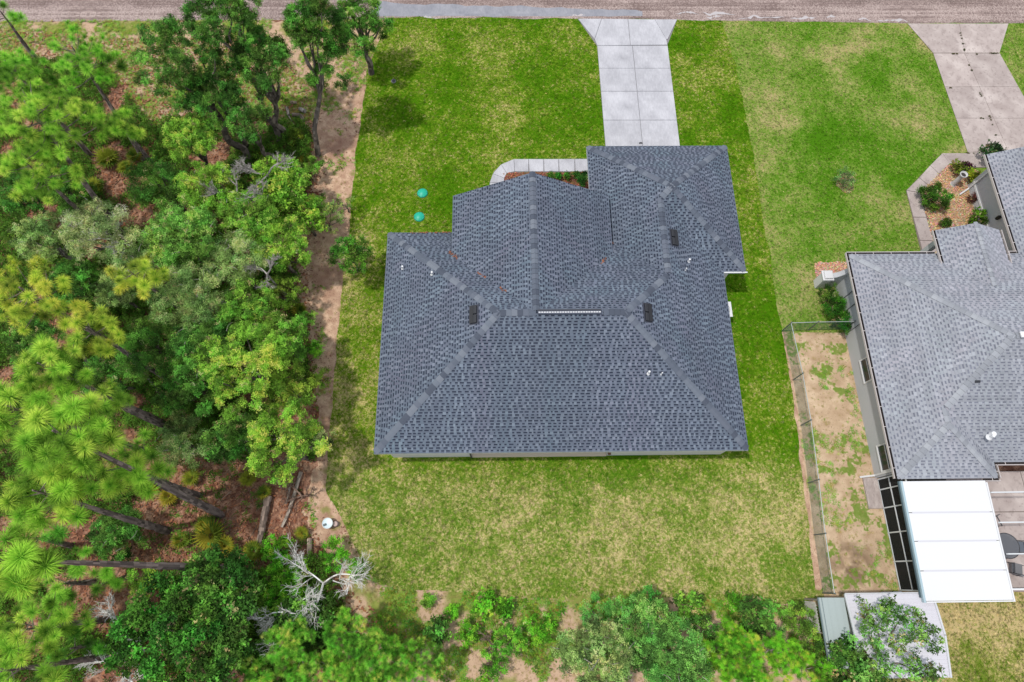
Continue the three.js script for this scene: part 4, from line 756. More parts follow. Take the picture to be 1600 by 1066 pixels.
// long needled pine: needle tufts at the ends of the limbs
reseed(41);
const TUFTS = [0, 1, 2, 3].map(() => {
  const T = new Tri();
  for (let i = 0; i < 190; i++) {
    const a = rr(0, 6.283), up = rr(-0.35, 0.97), h = Math.sqrt(1 - up * up), d = V(Math.cos(a) * h, up, Math.sin(a) * h), l = R() < 0.8 ? rr(0.88, 1.06) : rr(0.5, 0.9), s = d.clone().cross(V(0, 1, 0.01)).normalize().multiplyScalar(0.0125);
    const o = V(0, rr(-0.18, 0.12), 0).addScaledVector(d, 0.05), m = o.clone().addScaledVector(d, l * 0.55), e = o.clone().addScaledVector(d, l).add(V(0, -0.16 * l * h, 0)), g = rr(0.85, 1.15), c0 = [0.26 * g, 0.5 * g, 0.3 * g], c1 = [1.0 * g, 1.0 * g, 1.0 * g];  // darker green needle bases: shade inside the tuft put into the colour
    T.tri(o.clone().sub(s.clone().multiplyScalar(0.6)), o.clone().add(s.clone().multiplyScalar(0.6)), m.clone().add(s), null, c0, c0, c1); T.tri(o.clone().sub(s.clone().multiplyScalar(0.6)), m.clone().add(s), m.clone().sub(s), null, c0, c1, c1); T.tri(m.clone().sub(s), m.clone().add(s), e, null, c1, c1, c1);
  }
  return T.geo();
});
const pineTints = (c) => [0.72, 0.92, 1.08, 1.2].map((k) => { const m = needleMat.clone(); m.color.setRGB(...lin(c.map((v) => v * k))); return m; });
const PINE = { lime: pineTints([186, 250, 84]), yellow: pineTints([216, 244, 88]), green: pineTints([160, 232, 78]), deep: pineTints([116, 190, 66]) };
function pine(o, label, group) {
  const c = at(o.px, o.py, o.h), sc = (EYE.y - o.h) / FOCAL * 1.03, Rm = o.R * sc, b = o.base ? at(...o.base, 0) : V(c.x + rr(-0.4, 0.4), 0, c.z + rr(-0.4, 0.4));
  const t = thing('pine_tree', label, 'pine tree', [b.x, 0, b.z], 0, group), C = c.clone().sub(b), top = V(C.x, o.h + Rm * 0.5, C.z), tr = o.tr ?? 0.16, mats = PINE[o.c ?? 'lime'];
  const axis = [V(0, -0.1, 0), V(C.x * 0.36 + rr(-0.1, 0.1), top.y * 0.36, C.z * 0.36), V(C.x * 0.74, top.y * 0.72, C.z * 0.74), top], cv = new THREE.CatmullRomCurve3(axis);
  mesh('trunk', limb(axis, tr, 0.03, BARK.pine, 9, 0.16), barkMat, t);
  const n = o.n ?? Math.round(Rm * Rm * 9 + 6), size = o.s ?? 0.4;
  const y0 = Math.max(0.4, o.h - Rm * 0.75), nb = Math.ceil(n / 4); let k = 0;
  for (let i = 0; i < nb; i++) {
    const f = (i + 0.5) / nb, a = i * 2.4 + rr(-0.3, 0.3), y = lerp(y0, top.y - 0.15, f), tt = clamp(y / top.y), o0 = cv.getPoint(clamp(tt - 0.02)), reach = Rm * rr(0.75, 1.1) * Math.sqrt(1 - f * f * 0.8), e = V(C.x + Math.cos(a) * reach, y + reach * rr(0.1, 0.45), C.z + Math.sin(a) * reach);
    const path = [o0, o0.clone().lerp(e, 0.5).add(V(0, -0.08 * reach, 0)), e];
    mesh('limb', limb(path, 0.012 + 0.018 * reach, 0.012, BARK.oak, 5), barkMat, t);
    for (let j = 0; j < 4 && k < n; j++, k++) {
      const p = j === 0 ? e.clone() : o0.clone().lerp(e, rr(0.45, 0.95)).add(V(rr(-0.5, 0.5) * Rm * 0.45, rr(0, 0.35), rr(-0.5, 0.5) * Rm * 0.45));
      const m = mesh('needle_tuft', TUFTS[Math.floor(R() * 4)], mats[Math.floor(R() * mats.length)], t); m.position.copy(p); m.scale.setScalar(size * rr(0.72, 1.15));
      const dir = V(p.x - C.x, 0.9 * Rm + rr(0, 0.5), p.z - C.z).normalize(); m.quaternion.setFromUnitVectors(V(0, 1, 0), dir).multiply(qy(rr(0, 6.28)));
    }
  }
  return t;
}
// saw palmetto: fans of stiff blades on short stalks
reseed(42);
const FANS = [0, 1, 2].map(() => { const T = new Tri(), n = 15; for (let i = 0; i < n; i++) { const a = lerp(-1.9, 1.9, i / (n - 1)), l = 0.44 * (1 - 0.12 * Math.abs(a)) * rr(0.85, 1.15), d = V(Math.sin(a), 0.12, Math.cos(a)).normalize(), s = V(Math.cos(a), 0, -Math.sin(a)).multiplyScalar(0.024), o = V(0, 0, 0.13), m = o.clone().addScaledVector(d, l * 0.55).add(V(0, 0.03, 0)), e = o.clone().addScaledVector(d, l).add(V(0, -0.05, 0)), g = rr(0.8, 1.15), k = [g, g, g]; T.tri(o, m.clone().add(s), m.clone().sub(s), null, k); T.tri(m.clone().sub(s), m.clone().add(s), e, null, k); } const s = V(0.008, 0, 0), k = [0.8, 0.8, 0.5]; T.quad(V(-0.01, -0.03, 0), V(0.01, -0.03, 0), V(0.008, 0, 0.13), V(-0.008, 0, 0.13), null, k); return T.geo(); });
const palmMats = [[128, 150, 48], [160, 170, 54], [96, 130, 44], [190, 178, 60]].map((c) => { const m = needleMat.clone(); m.color.setRGB(...lin(c)); return m; });
function palmetto(px, py, s, tint, label, group) {
  const p = at(px, py, 0.3), t = thing('palmetto', label, 'palmetto', [p.x, 0, p.z], rr(0, 6), group);
  mesh('stem', limb([V(0, -0.05, 0), V(0.05, 0.08, 0), V(0.08, 0.22 * s, 0.02)], 0.08 * s, 0.06 * s, [104, 84, 66], 7), barkMat, t);
  s *= 1.35; const n = 11 + Math.floor(R() * 5);
  for (let i = 0; i < n; i++) { const f = mesh('frond', FANS[i % 3], palmMats[R() < 0.6 ? tint : Math.floor(R() * 4)], t); f.position.set(0.06, 0.22 * s, 0); f.scale.setScalar(s * rr(0.75, 1.15)); f.quaternion.setFromEuler(new THREE.Euler(-rr(0.15, 1.0), i / n * 6.28 + rr(-0.3, 0.3), rr(-0.2, 0.2), 'YXZ')); }
  return t;
}
// dead, lichen grey branches
function deadBranch(px, py, h, size, n, label, tone, group) {
  const p = at(px, py, h), t = thing('dead_branch', label, 'dead branch', [p.x, 0, p.z], 0, group), T = [], root = V(0, h * 0.72, 0); T.push(limb([V(rr(-0.3, 0.3), 0, rr(-0.3, 0.3)), V(rr(-0.1, 0.1), h * 0.4, rr(-0.1, 0.1)), root], 0.06, 0.05, tone ?? [190, 186, 180], 6));
  if (!tone) tone = [246, 243, 236];
  const grow = (a, d, len, r, lev) => {
    const e = a.clone().addScaledVector(d, len).add(V(0, lev ? rr(-0.05, 0.1) * len : 0, 0)); e.y = Math.max(0.04, e.y);
    const m = a.clone().lerp(e, 0.5).add(V(rr(-0.12, 0.12), rr(0, 0.1), rr(-0.12, 0.12)).multiplyScalar(len)); T.push(limb([a, m, e], r, r * 0.45, tone, 4, 0.08));
    if (lev < 3) { const k = lev === 0 ? n : 5 + Math.floor(R() * 2); for (let i = 0; i < k; i++) grow(a.clone().lerp(e, lev === 0 ? rr(0.3, 1) : rr(0.25, 0.95)), d.clone().add(V(rr(-1, 1), rr(-0.25, 0.45), rr(-1, 1)).multiplyScalar(0.95)).normalize(), len * rr(0.4, 0.65), r * 0.5, lev + 1); }
  };
  const a0 = rr(0, 6.28);
  for (const s of [0, 1, 2]) { const a = a0 + s * rr(1.5, 2.6); grow(root, V(Math.cos(a), 0.28, Math.sin(a)).normalize(), size * 0.85, 0.05, 0); }
  mesh('branch', T, barkMat, t); return t;
}

// @@PLANTS@@
// ---------------------------------------------------------------- the woods: oaks and shrubs
reseed(50);
for (const [o, label] of [
  [{ px: 285, py: 100, R: 78, h: 6.0, c: 'dark', base: [390, 255], ry: 2.2, fork: 0.6, n: 85 }, 'dark oak with thin crown beside the road verge, between pine tufts and twin trunks'],
  [{ px: 356, py: 38, R: 74, h: 7.2, c: [94, 140, 58], base: [436, 226], tr: 0.2, ry: 2.2, fork: 0.65, n: 85 }, 'tall dark oak whose crown hangs over the road edge'],
  [{ px: 415, py: 110, R: 56, h: 5.4, c: 'dark', base: [446, 218], tr: 0.2, ry: 2.0, fork: 0.55, n: 60 }, 'dark oak leaning out from twin trunks beside the scattered logs'],
  [{ px: 340, py: 160, R: 56, h: 4.4, c: [98, 144, 60], ry: 1.6, n: 60 }, 'dark oak crown below the tall roadside oaks'],
  [{ px: 503, py: 60, R: 54, h: 6.2, c: [100, 148, 58], base: [497, 243], tr: 0.17, ry: 2.6, fork: 0.55, n: 60, d: 1.2, extra: [[500, 6, 9, 0.45], [478, 12, 8.6, 0.4], [535, 74, 6.2, 0.4], [512, 110, 5.4, 0.35], [488, 122, 4.6, 0.35], [528, 26, 8, 0.45]] }, 'slender oak with bare grey trunk at the edge of the sandy strip'],
  [{ px: 566, py: 42, R: 46, h: 3.3, c: [102, 150, 58], base: [580, 115], tr: 0.2, ry: 1.8, fork: 0.6, n: 46, extra: [[604, 36, 3.4, 0.35], [560, 82, 2.6, 0.35], [545, 12, 4, 0.4], [608, 44, 3.2, 0.3]] }, 'oak at the lawn corner by the road, trunk rooted in the grass edge'],
  [{ px: 300, py: 222, R: 44, h: 3.8, c: 'bright' }, 'bright green oak among darker ones below the roadside oaks'],
  [{ px: 388, py: 192, R: 38, h: 4.2, c: 'dark' }, 'dark green oak crowding the twin trunks'],
  [{ px: 248, py: 292, R: 52, h: 3.2, c: 'shade', leaf: 'fine' }, 'dull dark shrub oak beside the reddish clearing under the pines'],
  [{ px: 332, py: 300, R: 48, h: 3.4, c: 'bright', twigs: 14 }, 'light green oak with grey twigs next to the dead grey snag'],
  [{ px: 436, py: 288, R: 50, h: 2.8, c: 'bright', leaf: 'broad' }, 'bright broadleaf shrub beside the sandy strip below the twin trunks'],
  [{ px: 396, py: 342, R: 50, h: 3.2, c: 'mid', twigs: 14 }, 'mid green oak thicket crown below the dead grey snag'],
  [{ px: 474, py: 336, R: 34, h: 2.0, c: 'bright', d: 0.6, leaf: 'broad' }, 'open green shrub spreading onto the sandy strip'],
  [{ px: 288, py: 372, R: 60, h: 3.8, c: [140, 190, 84], twigs: 22 }, 'yellow green oak with a broad rounded crown in the middle of the thicket'],
  [{ px: 372, py: 408, R: 50, h: 3.2, c: 'grey', twigs: 20, leaf: 'fine' }, 'grey green oak crown full of pale twigs'],
  [{ px: 440, py: 388, R: 46, h: 2.8, c: 'bright' }, 'bright oak shrub at the thicket edge opposite the roof corner'],
  [{ px: 300, py: 466, R: 62, h: 3.8, c: 'grey', twigs: 26, leaf: 'fine' }, 'broad grey green oak beside the yellowish pine tufts'],
  [{ px: 388, py: 486, R: 48, h: 3.4, c: 'mid' }, 'mid green oak between the grey green oak and the sandy strip'],
  [{ px: 446, py: 458, R: 30, h: 1.8, c: 'olive', d: 0.6 }, 'thin olive shrub over brush at the sandy strip'],
  [{ px: 150, py: 362, R: 52, h: 4.0, c: 'pale', d: 0.6, twigs: 26, bark: 'pale', leaf: 'fine' }, 'pale sparse oak with bare grey limbs deep in the woods'],
  [{ px: 66, py: 374, R: 46, h: 3.6, c: 'grey', d: 0.6, twigs: 16, bark: 'pale' }, 'sparse grey green oak at the picture edge under the pines'],
  [{ px: 218, py: 402, R: 44, h: 3.4, c: 'grey', d: 0.7, twigs: 18, bark: 'pale', leaf: 'fine' }, 'grey green oak with a forked pale limb beside a fallen trunk'],
  [{ px: 120, py: 446, R: 42, h: 2.8, c: 'shade', d: 0.8 }, 'shaded dark oak between the two yellowish pines'],
  [{ px: 238, py: 545, R: 54, h: 2.8, c: 'shade', d: 0.9, leaf: 'fine' }, 'very dark shrub oak in the shade beside a pale leaning trunk'],
  [{ px: 326, py: 540, R: 52, h: 3.4, c: 'dark', twigs: 12 }, 'dark oak with grey limb showing, behind the big bright oak'],
  [{ px: 300, py: 606, R: 46, h: 2.6, c: 'shade' }, 'dark low oak beside the leaning pine trunk'],
  [{ px: 384, py: 580, R: 70, h: 4.8, c: 'bright', n: 62 }, 'big bright green oak with a dense rounded crown'],
  [{ px: 452, py: 606, R: 38, h: 3.0, c: 'olive' }, 'olive oak shrub tucked against the big bright oak by the sandy strip'],
  [{ px: 440, py: 536, R: 42, h: 3.2, c: 'mid' }, 'mid green oak crown above the big bright oak'],
  [{ px: 446, py: 690, R: 60, h: 3.8, c: 'bright', n: 50, base: [482, 716] }, 'rounded bright oak standing over the fallen pale branches'],
  [{ px: 366, py: 684, R: 38, h: 2.2, c: 'dark' }, 'dark small oak beside the rounded bright oak'],
  [{ px: 285, py: 690, R: 38, h: 1.8, c: 'grey', twigs: 14, leaf: 'fine' }, 'round grey green bush standing alone on reddish litter'],
  [{ px: 549, py: 398, R: 34, h: 2.0, c: [94, 142, 50], n: 34, twigs: 5, tr: 0.05, bark: 'pale' }, 'small young oak standing at the lawn edge near the roof corner'],
  [{ px: 512, py: 346, R: 34, h: 1.2, c: [140, 164, 84], d: 0.35, n: 16 }, 'thin pale sapling growth across the sandy strip'],
  [{ px: 540, py: 320, R: 20, h: 0.9, c: [140, 164, 84], d: 0.35, n: 8 }, 'wispy sapling where the sandy strip meets the lawn'],
  [{ px: 332, py: 928, R: 56, h: 3.2, c: 'dark', leaf: 'broad' }, 'dense dark green oak just below the fallen pine trunk'],
  [{ px: 266, py: 1000, R: 78, h: 3.6, c: [84, 136, 52], leaf: 'broad', n: 60 }, 'large dense green oak at the bottom of the woods next to pale dead twigs'],
  [{ px: 340, py: 1000, R: 50, h: 3.2, c: 'dark', leaf: 'broad' }, 'dark green oak between the large dense oak and the lime young pines'],
  [{ px: 470, py: 690, R: 24, h: 2.4, c: 'mid', n: 8 }, 'small green oak sprout at the edge of the rounded bright oak'],
  [{ px: 40, py: 305, R: 44, h: 2.6, c: 'shade', d: 0.8 }, 'shaded oak under the pine tufts at the picture edge'],
  [{ px: 110, py: 300, R: 40, h: 2.2, c: 'shade', d: 0.8 }, 'shaded oak with bare twigs under the upper pines'],
  [{ px: 180, py: 455, R: 36, h: 2.6, c: 'grey', d: 0.7, twigs: 10 }, 'dull grey oak between the yellowish pines'],
  [{ px: 60, py: 540, R: 44, h: 2.4, c: 'shade', d: 0.7 }, 'shaded oak under the lime pine crowns'],
  [{ px: 170, py: 590, R: 40, h: 2.2, c: 'shade', d: 0.7, twigs: 10 }, 'shaded oak beneath the pine crown with fallen grey stems'],
  [{ px: 1390, py: 1012, R: 62, h: 3.2, c: [122, 164, 80], leaf: 'broad', ls: 0.8, n: 46, d: 0.36, ry: 1.0, base: [1352, 1030], tr: 0.1, extra: [[1402, 955, 3.6, 0.22], [1395, 940, 3.6, 0.16], [1440, 975, 3.6, 0.24], [1462, 985, 3.5, 0.24], [1470, 1000, 3.4, 0.2], [1360, 970, 3.6, 0.2], [1432, 962, 3.7, 0.12], [1380, 952, 3.6, 0.16]] }, 'open leafy tree spreading across the pale metal shed roof'],
  [{ px: 1330, py: 1046, R: 40, h: 1.8, c: 'dark', leaf: 'broad' }, 'dark shrub crowding the lean to side of the shed'],
  [{ px: 928, py: 1024, R: 50, h: 2.6, c: 'grey', twigs: 34, d: 0.8, bark: 'pale' }, 'grey green shrub oak with many pale twigs behind the back lawn'],
  [{ px: 1006, py: 988, R: 44, h: 2.2, c: [120, 172, 82], twigs: 12 }, 'olive green shrub oak beside the twiggy grey one'],
  [{ px: 1052, py: 1026, R: 48, h: 2.4, c: [118, 170, 82], twigs: 12 }, 'leafy olive shrub oak next to the lime young pine'],
]) leafy(o, label);

reseed(51);
for (const [o, label] of [
  [{ px: 228, py: 908, R: 32, h: 0.9, c: 'bright' }, 'bright bush beside the fallen pine trunk'],
  [{ px: 185, py: 838, R: 46, h: 1.3, c: 'dark', twigs: 8 }, 'dark bush between two fallen pine trunks'],
  [{ px: 448, py: 908, R: 42, h: 0.9, c: 'fresh', d: 0.9 }, 'fresh green bush partly under the white dead branches'],
  [{ px: 476, py: 978, R: 50, h: 1.2, c: 'dark', leaf: 'broad' }, 'dark bush beneath the white dead branches'],
  [{ px: 524, py: 866, R: 28, h: 0.7, c: 'fresh' }, 'fresh green bush below the white pail'],
  [{ px: 556, py: 892, R: 16, h: 0.5, c: 'fresh' }, 'small green bush at the corner of the back lawn'],
  [{ px: 432, py: 856, R: 26, h: 0.7, c: 'fresh' }, 'green bush beside the long fallen log'],
  [{ px: 440, py: 960, R: 40, h: 0.8, c: 'mid' }, 'green bush behind the white dead branches'],
  [{ px: 405, py: 1030, R: 36, h: 1.2, c: 'shade' }, 'shaded bush at the foot of the lime young pines'],
  [{ px: 684, py: 986, R: 28, h: 0.7, c: 'dark', leaf: 'broad' }, 'dark leafy bush on the sandy scrub ground'],
  [{ px: 668, py: 940, R: 12, h: 0.35, c: 'mid' }, 'tiny dark bush at the bare end of the back lawn'],
  [{ px: 706, py: 956, R: 14, h: 0.35, c: 'fresh' }, 'tiny bush alone on bare sand'],
  [{ px: 760, py: 946, R: 26, h: 0.6, c: 'fresh', leaf: 'broad' }, 'fresh green bush at the edge of the dry lawn on sand'],
  [{ px: 790, py: 952, R: 16, h: 0.5, c: 'fresh', leaf: 'broad' }, 'small fresh green bush touching the dry lawn'],
  [{ px: 730, py: 990, R: 24, h: 0.5, c: 'fresh' }, 'low green bush amid pale sand and dead stems'],
  [{ px: 800, py: 1000, R: 36, h: 0.5, c: [120, 190, 60], d: 0.9 }, 'low spreading yellow green bush on the scrub ground'],
  [{ px: 846, py: 980, R: 32, h: 0.6, c: 'fresh', d: 0.8 }, 'green weed bush behind the middle of the back lawn'],
  [{ px: 770, py: 1040, R: 32, h: 0.5, c: 'fresh', d: 0.7 }, 'low bush at the bottom picture edge on sand'],
  [{ px: 930, py: 958, R: 40, h: 1.1, c: [112, 196, 90], leaf: 'fine' }, 'soft light green bush against the back lawn'],
  [{ px: 1012, py: 948, R: 38, h: 1.0, c: [90, 164, 70] }, 'mid green bush against the back lawn beside a bare stem'],
  [{ px: 1074, py: 950, R: 32, h: 0.9, c: 'mid', leaf: 'broad' }, 'leafy green bush below the corner of the dry lawn'],
  [{ px: 1098, py: 986, R: 34, h: 1.2, c: 'dark' }, 'dark bush in the gap beside the lime young pine'],
  [{ px: 1180, py: 962, R: 40, h: 0.9, c: 'dark', leaf: 'broad' }, 'dark broad bush behind the lime young pine'],
  [{ px: 1242, py: 966, R: 36, h: 0.9, c: 'mid' }, 'green bush near the lattice of the shed'],
  [{ px: 1268, py: 1006, R: 30, h: 1.0, c: 'mid', d: 0.8 }, 'green bush against the shed lattice'],
  [{ px: 1146, py: 940, R: 20, h: 0.5, c: 'fresh' }, 'small weed bush at the edge of the dry lawn'],
  [{ px: 1210, py: 1000, R: 28, h: 1.2, c: 'dark' }, 'dark bush between the two lime young pines'],
  [{ px: 488, py: 262, R: 26, h: 0.9, c: 'mid', d: 0.9 }, 'shrub spilling onto the sandy strip below the slender oak'],
  [{ px: 496, py: 318, R: 22, h: 0.8, c: 'bright', d: 0.8 }, 'light shrub on the sandy strip beside the reddish brush'],
  [{ px: 478, py: 500, R: 20, h: 0.6, c: 'mid', d: 0.8 }, 'low shrub on the sandy strip beside the brush pile'],
  [{ px: 494, py: 546, R: 14, h: 0.5, c: 'fresh', d: 0.8 }, 'small green sprout standing in the middle of the sandy strip'],
  [{ px: 498, py: 590, R: 22, h: 0.8, c: 'olive', d: 0.8 }, 'olive shrub reaching across the sandy strip'],
  [{ px: 506, py: 690, R: 20, h: 0.7, c: [150, 186, 110], d: 0.6 }, 'thin pale shrub between the rounded oak and the lawn'],
  [{ px: 490, py: 130, R: 12, h: 0.4, c: 'dark' }, 'dark tuft bush beside the slender oak trunk'],
  [{ px: 536, py: 130, R: 22, h: 0.6, c: [84, 124, 50] }, 'green bush on the sand near the lawn corner'],
  [{ px: 505, py: 136, R: 14, h: 0.5, c: 'olive' }, 'olive bush at the slender oak'],
  [{ px: 430, py: 82, R: 34, h: 0.5, c: [112, 140, 62], d: 0.5 }, 'weedy bush patch beside the road verge'],
  [{ px: 440, py: 150, R: 24, h: 0.6, c: 'olive', d: 0.7 }, 'olive bush by the scattered logs'],
  [{ px: 460, py: 214, R: 24, h: 0.5, c: [120, 142, 46] }, 'yellow green bush around the scattered logs'],
  [{ px: 1321, py: 278, R: 22, h: 0.45, c: [112, 150, 84], leaf: 'fine', d: 1.0, n: 12, twigs: 5 }, 'lone small shrub in a bare ring on the paler lawn'],
  [{ px: 1460, py: 309, R: 31, h: 0.55, c: [82, 124, 40], d: 1.5, n: 26, ry: 0.5 }, 'round dense shrub in the middle of the wood chip bed'],
  [{ px: 1528, py: 340, R: 19, h: 0.5, c: [84, 124, 34], leaf: 'broad' }, 'small shrub at the porch end of the wood chip bed'],
  [{ px: 1500, py: 262, R: 14, h: 0.4, c: [110, 130, 44], leaf: 'broad' }, 'olive flowering plant next to the garden pedestal'],
  [{ px: 1512, py: 262, R: 9, h: 0.4, c: [92, 52, 72], leaf: 'broad' }, 'dark purple leaved plant in the wood chip bed'],
  [{ px: 1522, py: 275, R: 13, h: 0.5, c: [140, 156, 40], leaf: 'broad' }, 'yellow green plant against the garage wall'],
  [{ px: 1548, py: 241, R: 24, h: 0.6, c: [58, 96, 52], leaf: 'broad', n: 14 }, 'dark spiky shrub at the garage corner beside the older driveway'],
  [{ px: 1521, py: 310, R: 8, h: 0.3, c: [96, 54, 50], n: 6 }, 'reddish small plant along the garage wall'],
  [{ px: 1478, py: 349, R: 8, h: 0.25, c: [84, 118, 40], n: 5 }, 'small green plant at the end of the wood chip bed'],
  [{ px: 1299, py: 462, R: 24, h: 0.6, c: [84, 120, 44], d: 1.2 }, 'hedge shrub standing against the pier of the wing wall'],
  [{ px: 1306, py: 484, R: 24, h: 0.7, c: [66, 124, 34], d: 1.2 }, 'hedge shrub in the middle of the wall side hedge'],
  [{ px: 1314, py: 503, R: 22, h: 0.7, c: [56, 104, 34], d: 1.2 }, 'hedge shrub touching the fence corner at the wall'],
  [{ px: 909, py: 283, R: 9, h: 0.7, c: [48, 92, 36] }, 'dark shrub in the corner of the red mulch bed'],
  [{ px: 914, py: 273, R: 5, h: 0.4, c: [56, 104, 40], n: 5 }, 'small shrub beside the garage eave in the red mulch bed'],
  [{ px: 902, py: 274, R: 5, h: 0.35, c: [72, 124, 44], n: 5 }, 'small round shrub near the garage corner of the red mulch bed'],
  [{ px: 887, py: 275, R: 4, h: 0.3, c: [84, 134, 44], n: 5 }, 'middle small round shrub of the red mulch bed'],
  [{ px: 873.5, py: 275, R: 4.5, h: 0.3, c: [62, 120, 40], n: 5 }, 'darker small round shrub in the row of the red mulch bed'],
  [{ px: 860, py: 275, R: 4, h: 0.3, c: [76, 124, 44], n: 5 }, 'small round shrub half hidden by the gable edge'],
]) leafy({ tr: 0.025, k: o.px > 600 && o.px < 1290 && o.py > 900 ? 0.62 : 0.78, ...o }, label, 'shrub', 'shrub');

// ---------------------------------------------------------------- pines
reseed(52);
for (const [o, label] of [
  [{ px: 62, py: 182, R: 82, h: 8.2, base: [205, 385], tr: 0.2, n: 100, s: 0.37 }, 'long needled pine with dark leaning trunk above the reddish clearing'],
  [{ px: 128, py: 92, R: 64, h: 6.6, base: [225, 250], n: 70, s: 0.36, c: 'green' }, 'long needled pine beside the road verge'],
  [{ px: 24, py: 112, R: 58, h: 6.6, n: 60, s: 0.36, c: 'green' }, 'green pine at the picture edge below the verge'],
  [{ px: 6, py: 24, R: 26, h: 3.6, n: 12, c: 'green' }, 'pine in the road corner of the picture with one crown edge showing'],
  [{ px: 186, py: 192, R: 38, h: 5.8, n: 26, s: 0.36 }, 'small lime pine standing clear between the long needled pine and dark oak'],
  [{ px: 58, py: 270, R: 62, h: 6.4, n: 60, s: 0.37 }, 'lime pine overhanging the shaded oak at the picture edge'],
  [{ px: 52, py: 462, R: 66, h: 6.6, n: 60, s: 0.37, c: 'yellow' }, 'yellowish pine overhanging the woods below the sparse oaks'],
  [{ px: 212, py: 432, R: 46, h: 6.2, n: 26, s: 0.37, c: 'yellow', base: [330, 520] }, 'yellow pine with few large tufts in the oak thicket'],
  [{ px: 148, py: 520, R: 44, h: 6.2, n: 32, s: 0.37, c: 'yellow' }, 'yellow green pine beside the shaded oak'],
  [{ px: 78, py: 576, R: 58, h: 8.0, base: [262, 665], tr: 0.18, n: 44, s: 0.46 }, 'lime pine whose leaning trunk is rooted beside the dark low oak'],
  [{ px: 104, py: 680, R: 66, h: 10.5, base: [345, 805], tr: 0.21, n: 50, s: 0.5 }, 'tall lime pine with the thick grey trunk over the litter'],
  [{ px: 28, py: 640, R: 52, h: 9.0, n: 32, s: 0.5 }, 'tall lime pine at the picture edge with large tufts'],
  [{ px: 206, py: 730, R: 48, h: 6.2, base: [312, 775], tr: 0.16, n: 38, s: 0.45 }, 'lime pine with a short dark trunk beside the round grey bush'],
  [{ px: 72, py: 770, R: 58, h: 9.0, base: [262, 830], tr: 0.19, n: 42, s: 0.5 }, 'lime pine whose trunk lies across the dark bush'],
  [{ px: 166, py: 628, R: 34, h: 6.5, n: 14 }, 'lime pine crown above the fallen grey stems'],
  [{ px: 14, py: 876, R: 50, h: 12.5, base: [357, 888], tr: 0.2, n: 26, s: 0.52 }, 'pine with the very long trunk reaching to the picture edge'],
  [{ px: 108, py: 912, R: 44, h: 2.2, n: 28, s: 0.36, c: 'green' }, 'low green pine under the very long trunk'],
  [{ px: 56, py: 982, R: 56, h: 5.0, n: 44 }, 'lime pine at the bottom corner beside the dead twigs'],
  [{ px: 20, py: 1046, R: 48, h: 6.5, n: 20, s: 0.44 }, 'lime pine in the very bottom corner of the woods'],
  [{ px: 122, py: 1012, R: 34, h: 2.0, n: 12, c: 'deep' }, 'small deep green pine near the pale dead twigs'],
  [{ px: 164, py: 912, R: 18, h: 1.4, n: 6, c: 'green' }, 'tiny pine sapling on bare reddish litter'],
  [{ px: 60, py: 840, R: 30, h: 3.0, n: 10, c: 'deep' }, 'deep green pine in shade beside the very long trunk'],
]) pine(o, label);
reseed(53);
for (const [o, label] of [
  [{ px: 452, py: 1014, R: 46, h: 2.6 }, 'soft lime young pine under the white dead branches'],
  [{ px: 540, py: 994, R: 40, h: 2.8 }, 'soft lime young pine standing highest behind the bare sand'],
  [{ px: 580, py: 1036, R: 56, h: 3.0 }, 'largest soft lime young pine at the bottom picture edge'],
  [{ px: 652, py: 1036, R: 40, h: 2.2, d: 0.8 }, 'soft lime young pine beside the dark leafy bush'],
  [{ px: 506, py: 1056, R: 42, h: 2.4 }, 'soft lime young pine at the bottom edge between two taller lime ones'],
  [{ px: 398, py: 1056, R: 36, h: 2.0 }, 'soft lime young pine beside the dark dense oaks'],
  [{ px: 1150, py: 1024, R: 42, h: 2.8, extra: [[1172, 1000, 2.9, 0.3], [1118, 1030, 2.4, 0.3]] }, 'glowing lime young pine between the scrub oaks and dark bushes'],
  [{ px: 1224, py: 1026, R: 30, h: 2.5 }, 'glowing lime young pine close to the shed'],
  [{ px: 1268, py: 1050, R: 26, h: 2.0, d: 0.8 }, 'small lime young pine touching the lean to'],
]) leafy({ leaf: 'soft', ls: 0.85, d: 1.25, k: o.px > 1000 ? 0.92 : 0.76, c: o.px > 1000 ? [146, 224, 60] : [146, 220, 76], bark: 'pale', tr: 0.04, ...o }, label, 'young pine', 'young_pine');

// ---------------------------------------------------------------- palmettos, dead wood, logs
reseed(54);
for (const [px, py, s, t, label] of [
  [334, 836, 1.25, 1, 'yellow green palmetto at the foot of the thick grey pine trunk'], [352, 852, 1.0, 3, 'yellowing palmetto beside pale stones of litter'], [318, 822, 0.9, 0, 'green palmetto touching the thick pine trunk'],
  [285, 846, 0.8, 0, 'small palmetto near the pine trunk base'], [172, 250, 1.2, 1, 'lime palmetto in the clearing under the upper pines'], [212, 244, 1.0, 0, 'green palmetto beside the dark shrub oak'],
  [196, 262, 0.9, 1, 'palmetto at the edge of the reddish clearing'], [262, 776, 0.8, 3, 'yellow palmetto between two leaning pine trunks'], [300, 745, 0.8, 1, 'yellow green palmetto below the round grey bush'],
  [388, 748, 0.8, 1, 'palmetto on reddish litter below the dark small oak'], [396, 862, 0.9, 0, 'palmetto beside the long fallen log'], [412, 768, 0.7, 1, 'palmetto sprout at the top end of the long fallen log'],
  [238, 756, 0.8, 3, 'yellow palmetto under the lime pine with short trunk'], [148, 292, 1.0, 1, 'palmetto under the dark leaning pine trunk'], [470, 832, 0.6, 1, 'small palmetto near the pale weathered log'], [466, 488, 0.8, 0, 'palmetto leaning onto the sandy strip'], [414, 240, 0.9, 1, 'yellow palmetto at the twin trunks'], [478, 252, 0.8, 0, 'palmetto in the shade of the slender oak'],
]) palmetto(px, py, s, t, label);
reseed(55);
deadBranch(500, 912, 2.0, 1.9, 9, 'large white dead branch sprawling over the green bush near the back lawn');
